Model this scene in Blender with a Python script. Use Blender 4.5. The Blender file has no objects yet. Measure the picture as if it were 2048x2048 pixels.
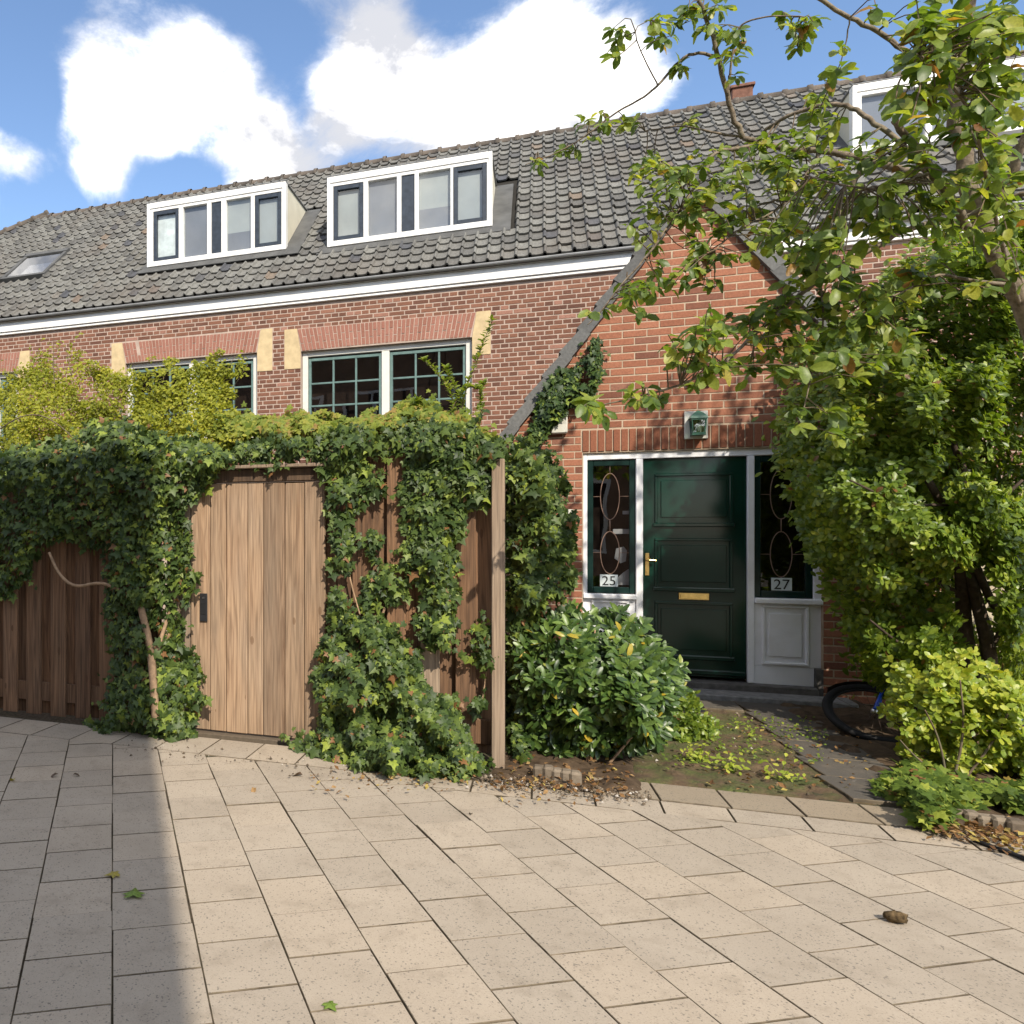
import bpy, math, random
import numpy as np
from math import radians, sin, cos, tan, pi
from mathutils import Matrix, Vector

random.seed(7)
rng = np.random.default_rng(7)
SC = bpy.context.scene
COL = SC.collection

# ------------------------------------------------------------------ camera
CAM_H, YAW, FPX, PX0, PY0 = 1.6, radians(20.3), 1536.0, 512.0, 1058.0
cam_d = bpy.data.cameras.new("camera")
cam_d.sensor_width = 36.0
cam_d.lens = 27.0
cam_d.shift_x = 0.25
cam_d.shift_y = 34.0 / 2048.0
cam_d.clip_end = 3000.0
cam_d.clip_start = 0.05
cam = bpy.data.objects.new("camera", cam_d)
cam.location = (0, 0, CAM_H)
cam.rotation_euler = (radians(90), 0, YAW)
COL.objects.link(cam)
SC.camera = cam

# ------------------------------------------------------------------ light
SUN_EL = radians(40)
SUN_AZ = (0.5, -0.866)            # horizontal direction towards the sun
sun_d = bpy.data.lights.new("sun", "SUN")
sun_d.energy = 2.2
sun_d.angle = radians(0.55)
sun_d.color = (1.0, 0.91, 0.77)
sun = bpy.data.objects.new("sun", sun_d)
to_sun = Vector((SUN_AZ[0] * cos(SUN_EL), SUN_AZ[1] * cos(SUN_EL), sin(SUN_EL)))
sun.rotation_euler = to_sun.to_track_quat('Z', 'Y').to_euler()
sun.location = to_sun * 30
COL.objects.link(sun)

SC.view_settings.view_transform = 'Standard'
SC.view_settings.look = 'None'
SC.view_settings.exposure = 1.43
SC.view_settings.gamma = 1.0
SC.view_settings.use_curve_mapping = False
SC.render.engine = 'CYCLES'
SC.cycles.max_bounces = 8
SC.cycles.transparent_max_bounces = 16
SC.cycles.use_denoising = True


def view_dir(px, py):
    u = (px - PX0) / FPX
    v = (PY0 - py) / FPX
    return np.array([u * cos(YAW) - sin(YAW), u * sin(YAW) + cos(YAW), v])


def at(px, py, Y):
    """world point on the vertical plane y = Y"""
    r = view_dir(px, py)
    return r * (Y / r[1]) + np.array([0, 0, CAM_H])


def atd(px, py, Z):
    return view_dir(px, py) * Z + np.array([0, 0, CAM_H])


def project(p):
    p = np.asarray(p, dtype=float)
    d = p - np.array([0, 0, CAM_H])
    X = d[..., 0] * cos(YAW) + d[..., 1] * sin(YAW)
    Z = -d[..., 0] * sin(YAW) + d[..., 1] * cos(YAW)
    return PX0 + FPX * X / Z, PY0 - FPX * d[..., 2] / Z, Z


# ------------------------------------------------------------------ sky
world = bpy.data.worlds.new("World")
SC.world = world
world.use_nodes = True
nt = world.node_tree
nt.nodes.clear()


def N(tree, typ, **kw):
    n = tree.nodes.new(typ)
    for k, v in kw.items():
        if k == 'ins':
            for kk, vv in v.items():
                n.inputs[kk].default_value = vv
        else:
            setattr(n, k, v)
    return n


def mathn(tree, op, a, b=None, c=None, clamp=False):
    n = tree.nodes.new('ShaderNodeMath')
    n.operation = op
    n.use_clamp = clamp
    for i, x in enumerate((a, b, c)):
        if x is None:
            continue
        if isinstance(x, (int, float)):
            n.inputs[i].default_value = x
        else:
            tree.links.new(x, n.inputs[i])
    return n.outputs[0]


sky = N(nt, 'ShaderNodeTexSky', sky_type='NISHITA')
sky.sun_disc = False
sky.sun_elevation = SUN_EL
sky.sun_rotation = math.atan2(SUN_AZ[0], SUN_AZ[1])
sky.air_density = 1.0
sky.dust_density = 0.4
sky.ozone_density = 3.0
tc = N(nt, 'ShaderNodeTexCoord')
n1 = N(nt, 'ShaderNodeTexNoise', ins={'Scale': 3.4, 'Detail': 13.0, 'Roughness': 0.66, 'Distortion': 0.25})
mp = N(nt, 'ShaderNodeMapping')
mp.inputs['Scale'].default_value = (1.0, 1.0, 1.5)
mp.inputs['Location'].default_value = (3.1, 1.7, 0.4)
nt.links.new(tc.outputs['Generated'], mp.inputs['Vector'])
nt.links.new(mp.outputs['Vector'], n1.inputs['Vector'])
# cloud masses: (px, py, inner deg, outer deg, weight)
blobs = [(900, 150, 14, 40, -.26), (285, 130, 2, 6.6, .40), (215, 265, 1, 5, .30), (430, 200, 1, 6, .36), (530, 150, 0, 3.6, .22), (200, 370, 0, 3, .24),
         (715, 10, 2, 6, .46), (735, 160, 1, 5, .32), (860, 210, 2, 6.5, .36), (1000, 180, 2, 7, .36), (1130, 120, 1, 6, .38), (1190, 240, 2, 6, .30),
         (1280, 130, 0, 4, .22), (620, 265, 0, 4.6, .32), (510, 320, 0, 4, .36), (15, 285, 0, 2.6, .24), (80, 340, 0, 1.8, .18), (55, 215, 0, 2.6, -.2), (110, 420, 0, 2.6, -.25), (330, 380, 0, 3., -.2),
         (880, 40, .5, 3.2, -.25), (590, 120, 0, 3.8, -.30), (560, 215, 0, 2.6, -.2), (420, 310, 0, 3.2, -.22), (50, 120, 1, 6, -.15), (1560, 80, 3, 14, -.10)]
acc = mathn(nt, 'MULTIPLY', mathn(nt, 'SUBTRACT', n1.outputs['Fac'], .41), 1.8)
for (bx, by, ri, ro, w) in blobs:
    d = view_dir(bx, by)
    d = d / np.linalg.norm(d)
    dp = N(nt, 'ShaderNodeVectorMath', operation='DOT_PRODUCT')
    nt.links.new(tc.outputs['Generated'], dp.inputs[0])
    dp.inputs[1].default_value = d
    mr = N(nt, 'ShaderNodeMapRange', interpolation_type='SMOOTHSTEP')
    mr.inputs['From Min'].default_value = cos(radians(ro))
    mr.inputs['From Max'].default_value = cos(radians(ri))
    mr.inputs['To Min'].default_value = 0
    mr.inputs['To Max'].default_value = w
    nt.links.new(dp.outputs['Value'], mr.inputs['Value'])
    acc = mathn(nt, 'ADD', acc, mr.outputs['Result'])
cm = N(nt, 'ShaderNodeMapRange', interpolation_type='SMOOTHSTEP')
cm.inputs['From Min'].default_value = -.06
cm.inputs['From Max'].default_value = .50
nt.links.new(acc, cm.inputs['Value'])
n2 = N(nt, 'ShaderNodeTexNoise', ins={'Scale': 5.0, 'Detail': 9.0, 'Roughness': 0.6, 'Distortion': 0.3})
nt.links.new(mp.outputs['Vector'], n2.inputs['Vector'])
cr = N(nt, 'ShaderNodeValToRGB')
cr.color_ramp.elements[0].position = .37
cr.color_ramp.elements[0].color = (.25, .255, .275, 1)
cr.color_ramp.elements[1].position = .60
cr.color_ramp.elements[1].color = (1, .95, .87, 1)
nt.links.new(n2.outputs['Fac'], cr.inputs['Fac'])
cs = N(nt, 'ShaderNodeVectorMath', operation='SCALE')
nt.links.new(cr.outputs['Color'], cs.inputs[0])
cs.inputs['Scale'].default_value = 13.5
mx = N(nt, 'ShaderNodeMix', data_type='RGBA')
nt.links.new(mathn(nt, 'POWER', cm.outputs['Result'], 1.25), mx.inputs['Factor'])
nt.links.new(sky.outputs['Color'], mx.inputs['A'])
nt.links.new(cs.outputs['Vector'], mx.inputs['B'])
bg = N(nt, 'ShaderNodeBackground')
bg.inputs['Strength'].default_value = 0.085
nt.links.new(mx.outputs['Result'], bg.inputs['Color'])
wo = N(nt, 'ShaderNodeOutputWorld')
nt.links.new(bg.outputs[0], wo.inputs['Surface'])

# ------------------------------------------------------------------ materials


def new_mat(name):
    m = bpy.data.materials.new(name)
    m.use_nodes = True
    t = m.node_tree
    return m, t, t.nodes['Principled BSDF']


def ramp(t, fac, stops, interp='LINEAR'):
    r = t.nodes.new('ShaderNodeValToRGB')
    r.color_ramp.interpolation = interp
    e = r.color_ramp.elements
    while len(e) > 1:
        e.remove(e[-1])
    e[0].position = stops[0][0]
    e[0].color = (*stops[0][1], 1)
    for p, c in stops[1:]:
        k = e.new(p)
        k.color = (*c, 1)
    t.links.new(fac, r.inputs['Fac'])
    return r.outputs['Color']


def piece_random(t):
    oi = t.nodes.new('ShaderNodeObjectInfo')
    ge = t.nodes.new('ShaderNodeNewGeometry')
    s = mathn(t, 'ADD', oi.outputs['Random'], ge.outputs['Random Per Island'])
    return mathn(t, 'FRACT', s)


def mixc(t, fac, a, b, mode='MIX'):
    m = t.nodes.new('ShaderNodeMix')
    m.data_type = 'RGBA'
    m.blend_type = mode
    for s, x in (('Factor', fac), ('A', a), ('B', b)):
        if isinstance(x, (int, float)):
            m.inputs[s].default_value = x
        elif isinstance(x, tuple):
            m.inputs[s].default_value = (*x, 1) if len(x) == 3 else x
        else:
            t.links.new(x, m.inputs[s])
    return m.outputs['Result']


def world_noise(t, scale, detail=4, rough=.55, stretch=None, coord='pos'):
    if coord == 'pos':
        v = t.nodes.new('ShaderNodeNewGeometry').outputs['Position']
    else:
        v = t.nodes.new('ShaderNodeTexCoord').outputs['Object']
    if stretch:
        mpn = t.nodes.new('ShaderNodeMapping')
        mpn.inputs['Scale'].default_value = stretch
        t.links.new(v, mpn.inputs['Vector'])
        v = mpn.outputs['Vector']
    n = t.nodes.new('ShaderNodeTexNoise')
    n.inputs['Scale'].default_value = scale
    n.inputs['Detail'].default_value = detail
    n.inputs['Roughness'].default_value = rough
    t.links.new(v, n.inputs['Vector'])
    return n.outputs['Fac']


def bump(t, bsdf, h, strength, dist=.01):
    b = t.nodes.new('ShaderNodeBump')
    b.inputs['Strength'].default_value = strength
    b.inputs['Distance'].default_value = dist
    t.links.new(h, b.inputs['Height'])
    t.links.new(b.outputs['Normal'], bsdf.inputs['Normal'])


def plain(name, col, rough=.5, spec=.5, metal=0.0, var=.12, nscale=6.0, dirt=None, bmp=.0):
    m, t, b = new_mat(name)
    f = world_noise(t, nscale, 5)
    c0 = tuple(x * (1 - var) for x in col)
    c1 = tuple(min(1, x * (1 + var)) for x in col)
    c = ramp(t, f, [(.3, c0), (.7, c1)])
    if dirt:
        f2 = world_noise(t, 2.3, 8, .7)
        c = mixc(t, mathn(t, 'MULTIPLY', mathn(t, 'SUBTRACT', f2, .48, clamp=True), 3.0, clamp=True), c, dirt)
    t.links.new(c, b.inputs['Base Color'])
    b.inputs['Roughness'].default_value = rough
    b.inputs['Specular IOR Level'].default_value = spec
    b.inputs['Metallic'].default_value = metal
    if bmp:
        bump(t, b, world_noise(t, 60, 4), bmp, .004)
    return m


def pieces(name, stops, rough=.85, grain=120., gvar=.25, bmp=.4, blotch=None, spec=.3):
    m, t, b = new_mat(name)
    c = ramp(t, piece_random(t), stops)
    g = world_noise(t, grain, 4, .6)
    c = mixc(t, 1.0, c, ramp(t, g, [(.25, (1 - gvar,) * 3), (.75, (1 + gvar * .6,) * 3)]), 'MULTIPLY')
    if blotch:
        bf = world_noise(t, blotch[0], 5, .6)
        k = mathn(t, 'MULTIPLY', mathn(t, 'SUBTRACT', bf, blotch[2], clamp=True), blotch[3], clamp=True)
        c = mixc(t, k, c, blotch[1])
    t.links.new(c, b.inputs['Base Color'])
    b.inputs['Roughness'].default_value = rough
    b.inputs['Specular IOR Level'].default_value = spec
    bump(t, b, g, bmp, .004)
    return m


def wood(name, light, dark, grey, gfac=.45, lines=1.0):
    m, t, b = new_mat(name)
    tcn = t.nodes.new('ShaderNodeTexCoord')
    oi = t.nodes.new('ShaderNodeObjectInfo')
    vm = t.nodes.new('ShaderNodeVectorMath')
    vm.operation = 'SCALE'
    vm.inputs['Scale'].default_value = 1.0
    cmb = t.nodes.new('ShaderNodeCombineXYZ')
    for i in range(3):
        t.links.new(mathn(t, 'MULTIPLY', oi.outputs['Random'], 37.0 + 11 * i), cmb.inputs[i])
    ad = t.nodes.new('ShaderNodeVectorMath')
    ad.operation = 'ADD'
    t.links.new(tcn.outputs['Object'], ad.inputs[0])
    t.links.new(cmb.outputs[0], ad.inputs[1])

    def nz(sc, det, st, dist=0.):
        mpn = t.nodes.new('ShaderNodeMapping')
        mpn.inputs['Scale'].default_value = st
        t.links.new(ad.outputs[0], mpn.inputs['Vector'])
        n = t.nodes.new('ShaderNodeTexNoise')
        n.inputs['Scale'].default_value = sc
        n.inputs['Detail'].default_value = det
        n.inputs['Distortion'].default_value = dist
        t.links.new(mpn.outputs[0], n.inputs['Vector'])
        return n.outputs['Fac']
    g1 = nz(7.0, 3, (1.5, 1.5, .085), .5)
    rings = mathn(t, 'FRACT', mathn(t, 'MULTIPLY', g1, 9.0 * lines))
    tri = mathn(t, 'ABSOLUTE', mathn(t, 'SUBTRACT', rings, .5))
    fine = nz(90., 3, (1, 1, .03))
    c = ramp(t, tri, [(.0, dark), (.34, light), (.5, tuple(x * 1.05 for x in light))])
    c = mixc(t, mathn(t, 'MULTIPLY', nz(2.2, 5, (2.6, 2.6, .5)), gfac * 1.8, clamp=True), c, grey)
    c = mixc(t, 1.0, c, ramp(t, fine, [(.3, (.62,) * 3), (.65, (1.08,) * 3)]), 'MULTIPLY')
    # tone of the single board
    c = mixc(t, 1.0, c, ramp(t, oi.outputs['Random'], [(0, (.72, .70, .69)), (.5, (.95, .92, .88)), (1, (1.18, 1.14, 1.10))]), 'MULTIPLY')
    vo = t.nodes.new('ShaderNodeTexVoronoi')
    mpv = t.nodes.new('ShaderNodeMapping')
    mpv.inputs['Scale'].default_value = (6.5, 6.5, 2.6)
    t.links.new(ad.outputs[0], mpv.inputs['Vector'])
    t.links.new(mpv.outputs[0], vo.inputs['Vector'])
    vo.inputs['Scale'].default_value = 1.0
    kn = mathn(t, 'LESS_THAN', mathn(t, 'ADD', vo.outputs['Distance'], mathn(t, 'MULTIPLY', fine, .05)), .115)
    c = mixc(t, mathn(t, 'MULTIPLY', kn, .55), c, tuple(x * .55 for x in dark))
    t.links.new(c, b.inputs['Base Color'])
    b.inputs['Roughness'].default_value = .8
    b.inputs['Specular IOR Level'].default_value = .25
    bump(t, b, fine, .5, .003)
    return m


def leaf_mat(name, stops, rough=.5, spec=.4, trans=.35, dead=.0, patch=None):
    m, t, b = new_mat(name)
    r = piece_random(t)
    r00 = r
    if patch:
        pn = world_noise(t, patch[0], 3, .5)
        r = mathn(t, 'ADD', mathn(t, 'MULTIPLY', r, patch[1]), mathn(t, 'MULTIPLY', mathn(t, 'SUBTRACT', pn, .3), patch[2]), clamp=True)
    c = ramp(t, r, stops)
    if dead:
        c = mixc(t, mathn(t, 'GREATER_THAN', mathn(t, 'FRACT', mathn(t, 'MULTIPLY', r00, 7.13)), 1 - dead), c, (.23, .115, .045))
    fn = world_noise(t, 90, 2)
    c = mixc(t, 1.0, c, ramp(t, fn, [(.3, (.8,) * 3), (.7, (1.15,) * 3)]), 'MULTIPLY')
    t.links.new(c, b.inputs['Base Color'])
    b.inputs['Roughness'].default_value = rough
    b.inputs['Specular IOR Level'].default_value = spec
    tr = t.nodes.new('ShaderNodeBsdfTranslucent')
    tcol = mixc(t, 1.0, c, (1.5, 1.5, .55), 'MULTIPLY')
    t.links.new(tcol, tr.inputs['Color'])
    ms = t.nodes.new('ShaderNodeMixShader')
    ms.inputs[0].default_value = trans
    t.links.new(b.outputs[0], ms.inputs[1])
    t.links.new(tr.outputs[0], ms.inputs[2])
    t.links.new(ms.outputs[0], t.nodes['Material Output'].inputs['Surface'])
    return m


def glass_mat(name, refl=1.0, tint=(.9, .95, .95)):
    m, t, b = new_mat(name)
    t.nodes.remove(b)
    tr = t.nodes.new('ShaderNodeBsdfTransparent')
    tr.inputs['Color'].default_value = (*tint, 1)
    gl = t.nodes.new('ShaderNodeBsdfGlossy')
    gl.inputs['Roughness'].default_value = .012
    ge = t.nodes.new('ShaderNodeNewGeometry')
    dt = t.nodes.new('ShaderNodeVectorMath')
    dt.operation = 'DOT_PRODUCT'
    t.links.new(ge.outputs['Incoming'], dt.inputs[0])
    t.links.new(ge.outputs['Normal'], dt.inputs[1])
    ca = mathn(t, 'ABSOLUTE', dt.outputs['Value'])
    sch = mathn(t, 'POWER', mathn(t, 'SUBTRACT', 1.0, ca, clamp=True), 5.0)
    f = mathn(t, 'MULTIPLY', mathn(t, 'ADD', mathn(t, 'MULTIPLY', sch, .92), .075), refl, clamp=True)
    ms = t.nodes.new('ShaderNodeMixShader')
    t.links.new(f, ms.inputs[0])
    t.links.new(tr.outputs[0], ms.inputs[1])
    t.links.new(gl.outputs[0], ms.inputs[2])
    bn = world_noise(t, 1.2, 2)
    bp = t.nodes.new('ShaderNodeBump')
    bp.inputs['Strength'].default_value = .06
    bp.inputs['Distance'].default_value = .05
    t.links.new(bn, bp.inputs['Height'])
    t.links.new(bp.outputs['Normal'], gl.inputs['Normal'])
    t.links.new(ms.outputs[0], t.nodes['Material Output'].inputs['Surface'])
    return m


M = {}
M['facade_brick'] = pieces('facade_brick', [(0, (.115, .053, .036)), (.25, (.165, .074, .047)), (.55, (.225, .102, .063)), (.75, (.145, .066, .044)), (.9, (.26, .122, .078)), (1, (.33, .17, .125))], grain=70, blotch=(1.1, (.29, .15, .115), .52, 2.0))
M['gable_brick'] = pieces('gable_brick', [(0, (.17, .068, .044)), (.2, (.27, .105, .06)), (.5, (.345, .143, .084)), (.75, (.29, .115, .066)), (.9, (.19, .078, .05)), (1, (.37, .185, .125))], grain=60, blotch=(1.6, (.20, .08, .05), .56, 2.0))
M['arch_brick'] = pieces('arch_brick', [(0, (.27, .118, .082)), (.5, (.35, .165, .12)), (1, (.30, .13, .092))], grain=70)
M['lintel_brick'] = pieces('lintel_brick', [(0, (.17, .065, .035)), (.4, (.24, .09, .05)), (.8, (.31, .12, .065)), (1, (.13, .055, .035))], grain=60)
M['mortar'] = plain('mortar', (.43, .335, .275), .95, .1, nscale=9, var=.15, bmp=.4)
M['mortar_gable'] = plain('mortar_gable', (.44, .34, .25), .95, .1, nscale=9, var=.15, bmp=.4)
M['sandstone'] = plain('sandstone', (.54, .42, .245), .9, .2, nscale=11, var=.14, bmp=.3)
M['tile'] = pieces('tile', [(0, (.105, .102, .095)), (.25, (.145, .142, .13)), (.5, (.19, .187, .17)), (.74, (.165, .16, .145)), (.93, (.135, .132, .122)), (.945, (.07, .072, .08)), (.97, (.085, .088, .096)), (.978, (.21, .155, .11)), (.985, (.16, .156, .142)), (1, (.175, .172, .155))], rough=.8, grain=38, gvar=.5, blotch=(.8, (.12, .098, .078), .50, 2.2))
M['ridge'] = pieces('ridge', [(0, (.10, .085, .07)), (1, (.16, .13, .105))], grain=40, gvar=.35)
M['underlay'] = plain('underlay', (.03, .028, .025), .95, .1)
M['lead'] = plain('lead', (.085, .085, .082), .7, .3, nscale=5, var=.25)
M['zinc'] = plain('zinc', (.22, .225, .23), .5, .5, nscale=5, var=.15)
M['white_paint'] = plain('white_paint', (.80, .79, .76), .38, .5, nscale=3, var=.03, dirt=(.66, .63, .57))
M['door_white'] = plain('door_white', (.83, .83, .86), .3, .5, nscale=4, var=.04, dirt=(.70, .69, .68))
M['frame_white'] = plain('frame_white', (.66, .65, .60), .45, .4, nscale=8, var=.06, dirt=(.5, .48, .42))
M['cream'] = plain('cream', (.62, .58, .46), .6, .3, nscale=4, var=.06, dirt=(.50, .46, .34))
M['navy'] = plain('navy', (.030, .040, .055), .45, .4, nscale=14, var=.3)
M['teal'] = plain('teal', (.115, .185, .172), .5, .4, nscale=12, var=.2, dirt=(.16, .26, .24))
M['door_green'] = plain('door_green', (.004, .028, .019), .13, .33, nscale=3, var=.2)
M['sash_green'] = plain('sash_green', (.007, .024, .021), .25, .3, nscale=6, var=.2)
M['brass'] = plain('brass', (.62, .42, .15), .32, .5, 1.0, nscale=20, var=.15)
M['glass'] = glass_mat('glass', 1.25)
M['glass_dark'] = glass_mat('glass_dark', 1.6, (.75, .75, .75))
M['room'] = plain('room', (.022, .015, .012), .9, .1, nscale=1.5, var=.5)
M['blind_grey'] = plain('blind_grey', (.20, .195, .215), .9, .1, nscale=1.3, var=.15)
M['blind_mid'] = plain('blind_mid', (.34, .34, .335), .9, .1, nscale=1.5, var=.12)
M['curtain'] = plain('curtain', (.66, .67, .66), .9, .1, nscale=7, var=.22)
M['stone_sill'] = plain('stone_sill', (.10, .092, .085), .75, .3, nscale=18, var=.3, bmp=.4)
M['step_stone'] = plain('step_stone', (.19, .185, .18), .8, .3, nscale=20, var=.3, bmp=.5)
M['copper_lead'] = plain('copper_lead', (.27, .17, .125), .5, .4, nscale=20)
M['plate'] = plain('plate', (.62, .68, .70), .4, .4, nscale=9, var=.05)
M['ink'] = plain('ink', (.02, .02, .022), .5, .3)
M['pale_matte'] = plain('pale_matte', (.55, .56, .57), .7, .2, nscale=6, var=.3)
M['lantern_green'] = plain('lantern_green', (.035, .115, .075), .4, .5, nscale=16, var=.25)
M['lamp_glass'] = glass_mat('lamp_glass', 2.0, (.8, .86, .82))
M['plastic_white'] = plain('plastic_white', (.62, .61, .55), .5, .4, nscale=10, var=.05, dirt=(.45, .43, .36))
M['gate_wood'] = wood('gate_wood', (.395, .25, .145), (.235, .125, .062), (.31, .25, .19), .52, .85)
M['fence_wood'] = wood('fence_wood', (.275, .145, .075), (.135, .066, .034), (.17, .12, .082), .45, .8)
M['beam_wood'] = wood('beam_wood', (.17, .10, .055), (.08, .045, .026), (.14, .11, .085), .4, .7)
M['post_wood'] = wood('post_wood', (.33, .235, .16), (.22, .145, .095), (.33, .27, .21), .6, .7)
M['black_metal'] = plain('black_metal', (.018, .018, .02), .45, .5, nscale=20, var=.2)
M['bark_tan'] = plain('bark_tan', (.33, .22, .135), .9, .2, nscale=30, var=.3, bmp=.6)
M['bark_dark'] = plain('bark_dark', (.07, .05, .038), .9, .2, nscale=30, var=.35, bmp=.6)
M['bark_tree'] = plain('bark_tree', (.19, .15, .11), .92, .2, nscale=30, var=.5, dirt=(.24, .22, .14), bmp=1.0)
M['bark_mid'] = plain('bark_mid', (.13, .095, .062), .9, .2, nscale=25, var=.35, dirt=(.16, .17, .10), bmp=.6)
M['rubber'] = plain('rubber', (.014, .014, .015), .7, .3)
M['bike_blue'] = plain('bike_blue', (.02, .09, .58), .25, .5, nscale=20, var=.1)
M['chrome'] = plain('chrome', (.5, .5, .5), .3, .5, 1.0)
M['soil'] = plain('soil', (.075, .052, .034), .95, .1, nscale=14, var=.5, dirt=(.13, .09, .055), bmp=1.0)
M['joint_sand'] = plain('joint_sand', (.066, .053, .037), .95, .1, nscale=40, var=.5, dirt=(.06, .075, .03))
M['chimney_brick'] = plain('chimney_brick', (.17, .085, .06), .85, .2, nscale=14, var=.3)
M['opp_wall'] = plain('opp_wall', (.26, .165, .11), .9, .2, nscale=3, var=.2)
M['joint_dirt'] = plain('joint_dirt', (.125, .10, .07), .95, .1, nscale=14, var=.6, dirt=(.20, .165, .12))
M['garden_block'] = pieces('garden_block', [(0, (.42, .34, .24)), (1, (.52, .44, .32))], grain=30, gvar=.2)
M['edging'] = pieces('edging', [(0, (.11, .085, .06)), (1, (.23, .185, .135))], grain=40)


def moss_mat():
    m, t, b = new_mat('moss')
    c = ramp(t, world_noise(t, 11, 8, .7), [(.25, (.04, .028, .017)), (.5, (.11, .07, .037)), (.72, (.19, .125, .066))])
    k = mathn(t, 'MULTIPLY', mathn(t, 'SUBTRACT', world_noise(t, 3.2, 7, .7), .44, clamp=True), 6., clamp=True)
    c = mixc(t, k, c, ramp(t, world_noise(t, 60, 4), [(.3, (.045, .065, .014)), (.7, (.11, .12, .03))]))
    t.links.new(c, b.inputs['Base Color'])
    b.inputs['Roughness'].default_value = .95
    bump(t, b, world_noise(t, 45, 6, .7), 1.0, .02)
    return m


def paving_mat(name, base, speck, warm=(1.02, 1.0, .975)):
    m, t, b = new_mat(name)
    r = piece_random(t)
    c0 = tuple(x * .95 for x in base)
    c1 = tuple(x * 1.07 * w for x, w in zip(base, warm))
    c = ramp(t, r, [(0, c0), (.5, base), (1, c1)])
    big = world_noise(t, 1.7, 6, .6)
    c = mixc(t, 1.0, c, ramp(t, big, [(.25, (.90, .885, .86)), (.75, (1.07, 1.065, 1.05))]), 'MULTIPLY')
    v = t.nodes.new('ShaderNodeTexVoronoi')
    v.inputs['Scale'].default_value = 160
    t.links.new(t.nodes.new('ShaderNodeNewGeometry').outputs['Position'], v.inputs['Vector'])
    sp = ramp(t, mathn(t, 'MULTIPLY', world_noise(t, 150, 3, .7), 1.0), [(.32, (.55,) * 3), (.43, (1.,) * 3), (.62, (1.,) * 3), (.74, (1.28,) * 3)])
    c = mixc(t, speck, c, mixc(t, 1.0, c, sp, 'MULTIPLY'))
    cs_ = t.nodes.new('ShaderNodeSeparateColor')
    t.links.new(v.outputs['Color'], cs_.inputs[0])
    c = mixc(t, mathn(t, 'MULTIPLY', mathn(t, 'GREATER_THAN', cs_.outputs[0], .955), .55 * speck), c, (.06, .055, .05))
    # grime
    st = world_noise(t, 5.5, 8, .72)
    c = mixc(t, mathn(t, 'MULTIPLY', mathn(t, 'SUBTRACT', st, .52, clamp=True), 2.4, clamp=True), c, (.185, .15, .11))
    t.links.new(c, b.inputs['Base Color'])
    b.inputs['Roughness'].default_value = .88
    b.inputs['Specular IOR Level'].default_value = .25
    sc2 = world_noise(t, 14, 6, .75, (1.0, .35, 1.0))
    c2 = mixc(t, mathn(t, 'MULTIPLY', mathn(t, 'SUBTRACT', sc2, .64, clamp=True), 2.2, clamp=True), c, (.47, .43, .37))
    dk = world_noise(t, .9, 7, .7)
    c2 = mixc(t, mathn(t, 'MULTIPLY', mathn(t, 'SUBTRACT', dk, .52, clamp=True), 1.5, clamp=True), c2, (.22, .18, .135))
    t.links.new(c2, b.inputs['Base Color'])
    bump(t, b, world_noise(t, 190, 5, .75), .5, .004)
    return m


M['moss'] = moss_mat()
M['paving'] = paving_mat('paving', (.365, .312, .25), .9)
M['aggregate'] = paving_mat('aggregate', (.28, .23, .17), 1.0)
M['path'] = paving_mat('path', (.092, .083, .072), 1.0)

M['ivy_leaf'] = leaf_mat('ivy_leaf', [(0, (.024, .045, .013)), (.3, (.046, .078, .02)), (.58, (.082, .125, .028)), (.74, (.13, .18, .036)), (.86, (.24, .30, .045)), (1, (.34, .38, .055))], rough=.48, spec=.32, trans=.26, dead=.02, patch=(3.4, .72, .62))
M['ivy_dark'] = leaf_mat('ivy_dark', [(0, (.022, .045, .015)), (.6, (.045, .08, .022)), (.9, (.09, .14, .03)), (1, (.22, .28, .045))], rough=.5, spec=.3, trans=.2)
M['climber_leaf'] = leaf_mat('climber_leaf', [(0, (.13, .155, .018)), (.4, (.26, .285, .03)), (.75, (.37, .37, .042)), (.93, (.46, .41, .055)), (1, (.30, .17, .04))], rough=.55, spec=.3, trans=.42, patch=(2.0, .7, .7))
M['creeper_leaf'] = leaf_mat('creeper_leaf', [(0, (.10, .15, .024)), (.4, (.20, .25, .04)), (.72, (.30, .31, .05)), (.88, (.30, .19, .06)), (1, (.20, .075, .035))], rough=.55, spec=.3, trans=.38, patch=(2.2, .7, .6))
M['shoot_leaf'] = leaf_mat('shoot_leaf', [(0, (.13, .19, .03)), (.6, (.23, .29, .05)), (1, (.32, .35, .07))], rough=.45, trans=.4)
M['laurel_leaf'] = leaf_mat('laurel_leaf', [(0, (.026, .055, .014)), (.45, (.056, .105, .022)), (.8, (.105, .17, .034)), (.975, (.16, .24, .05)), (1, (.48, .33, .03))], rough=.38, spec=.45, trans=.22)
M['shrub_leaf'] = leaf_mat('shrub_leaf', [(0, (.07, .12, .016)), (.35, (.135, .205, .027)), (.7, (.225, .295, .038)), (.92, (.36, .41, .055)), (1, (.46, .45, .065))], rough=.38, spec=.45, trans=.40, dead=.01, patch=(1.6, .75, .65))
M['yellow_leaf'] = leaf_mat('yellow_leaf', [(0, (.14, .215, .022)), (.4, (.27, .34, .036)), (.75, (.42, .44, .05)), (1, (.56, .50, .07))], rough=.4, spec=.45, trans=.38, patch=(2.0, .7, .6))
M['ground_ivy'] = leaf_mat('ground_ivy', [(0, (.05, .085, .014)), (.55, (.10, .15, .022)), (.85, (.17, .22, .034)), (.96, (.30, .34, .055)), (1, (.25, .13, .04))], rough=.6, spec=.15, trans=.28, dead=.02)
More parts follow.
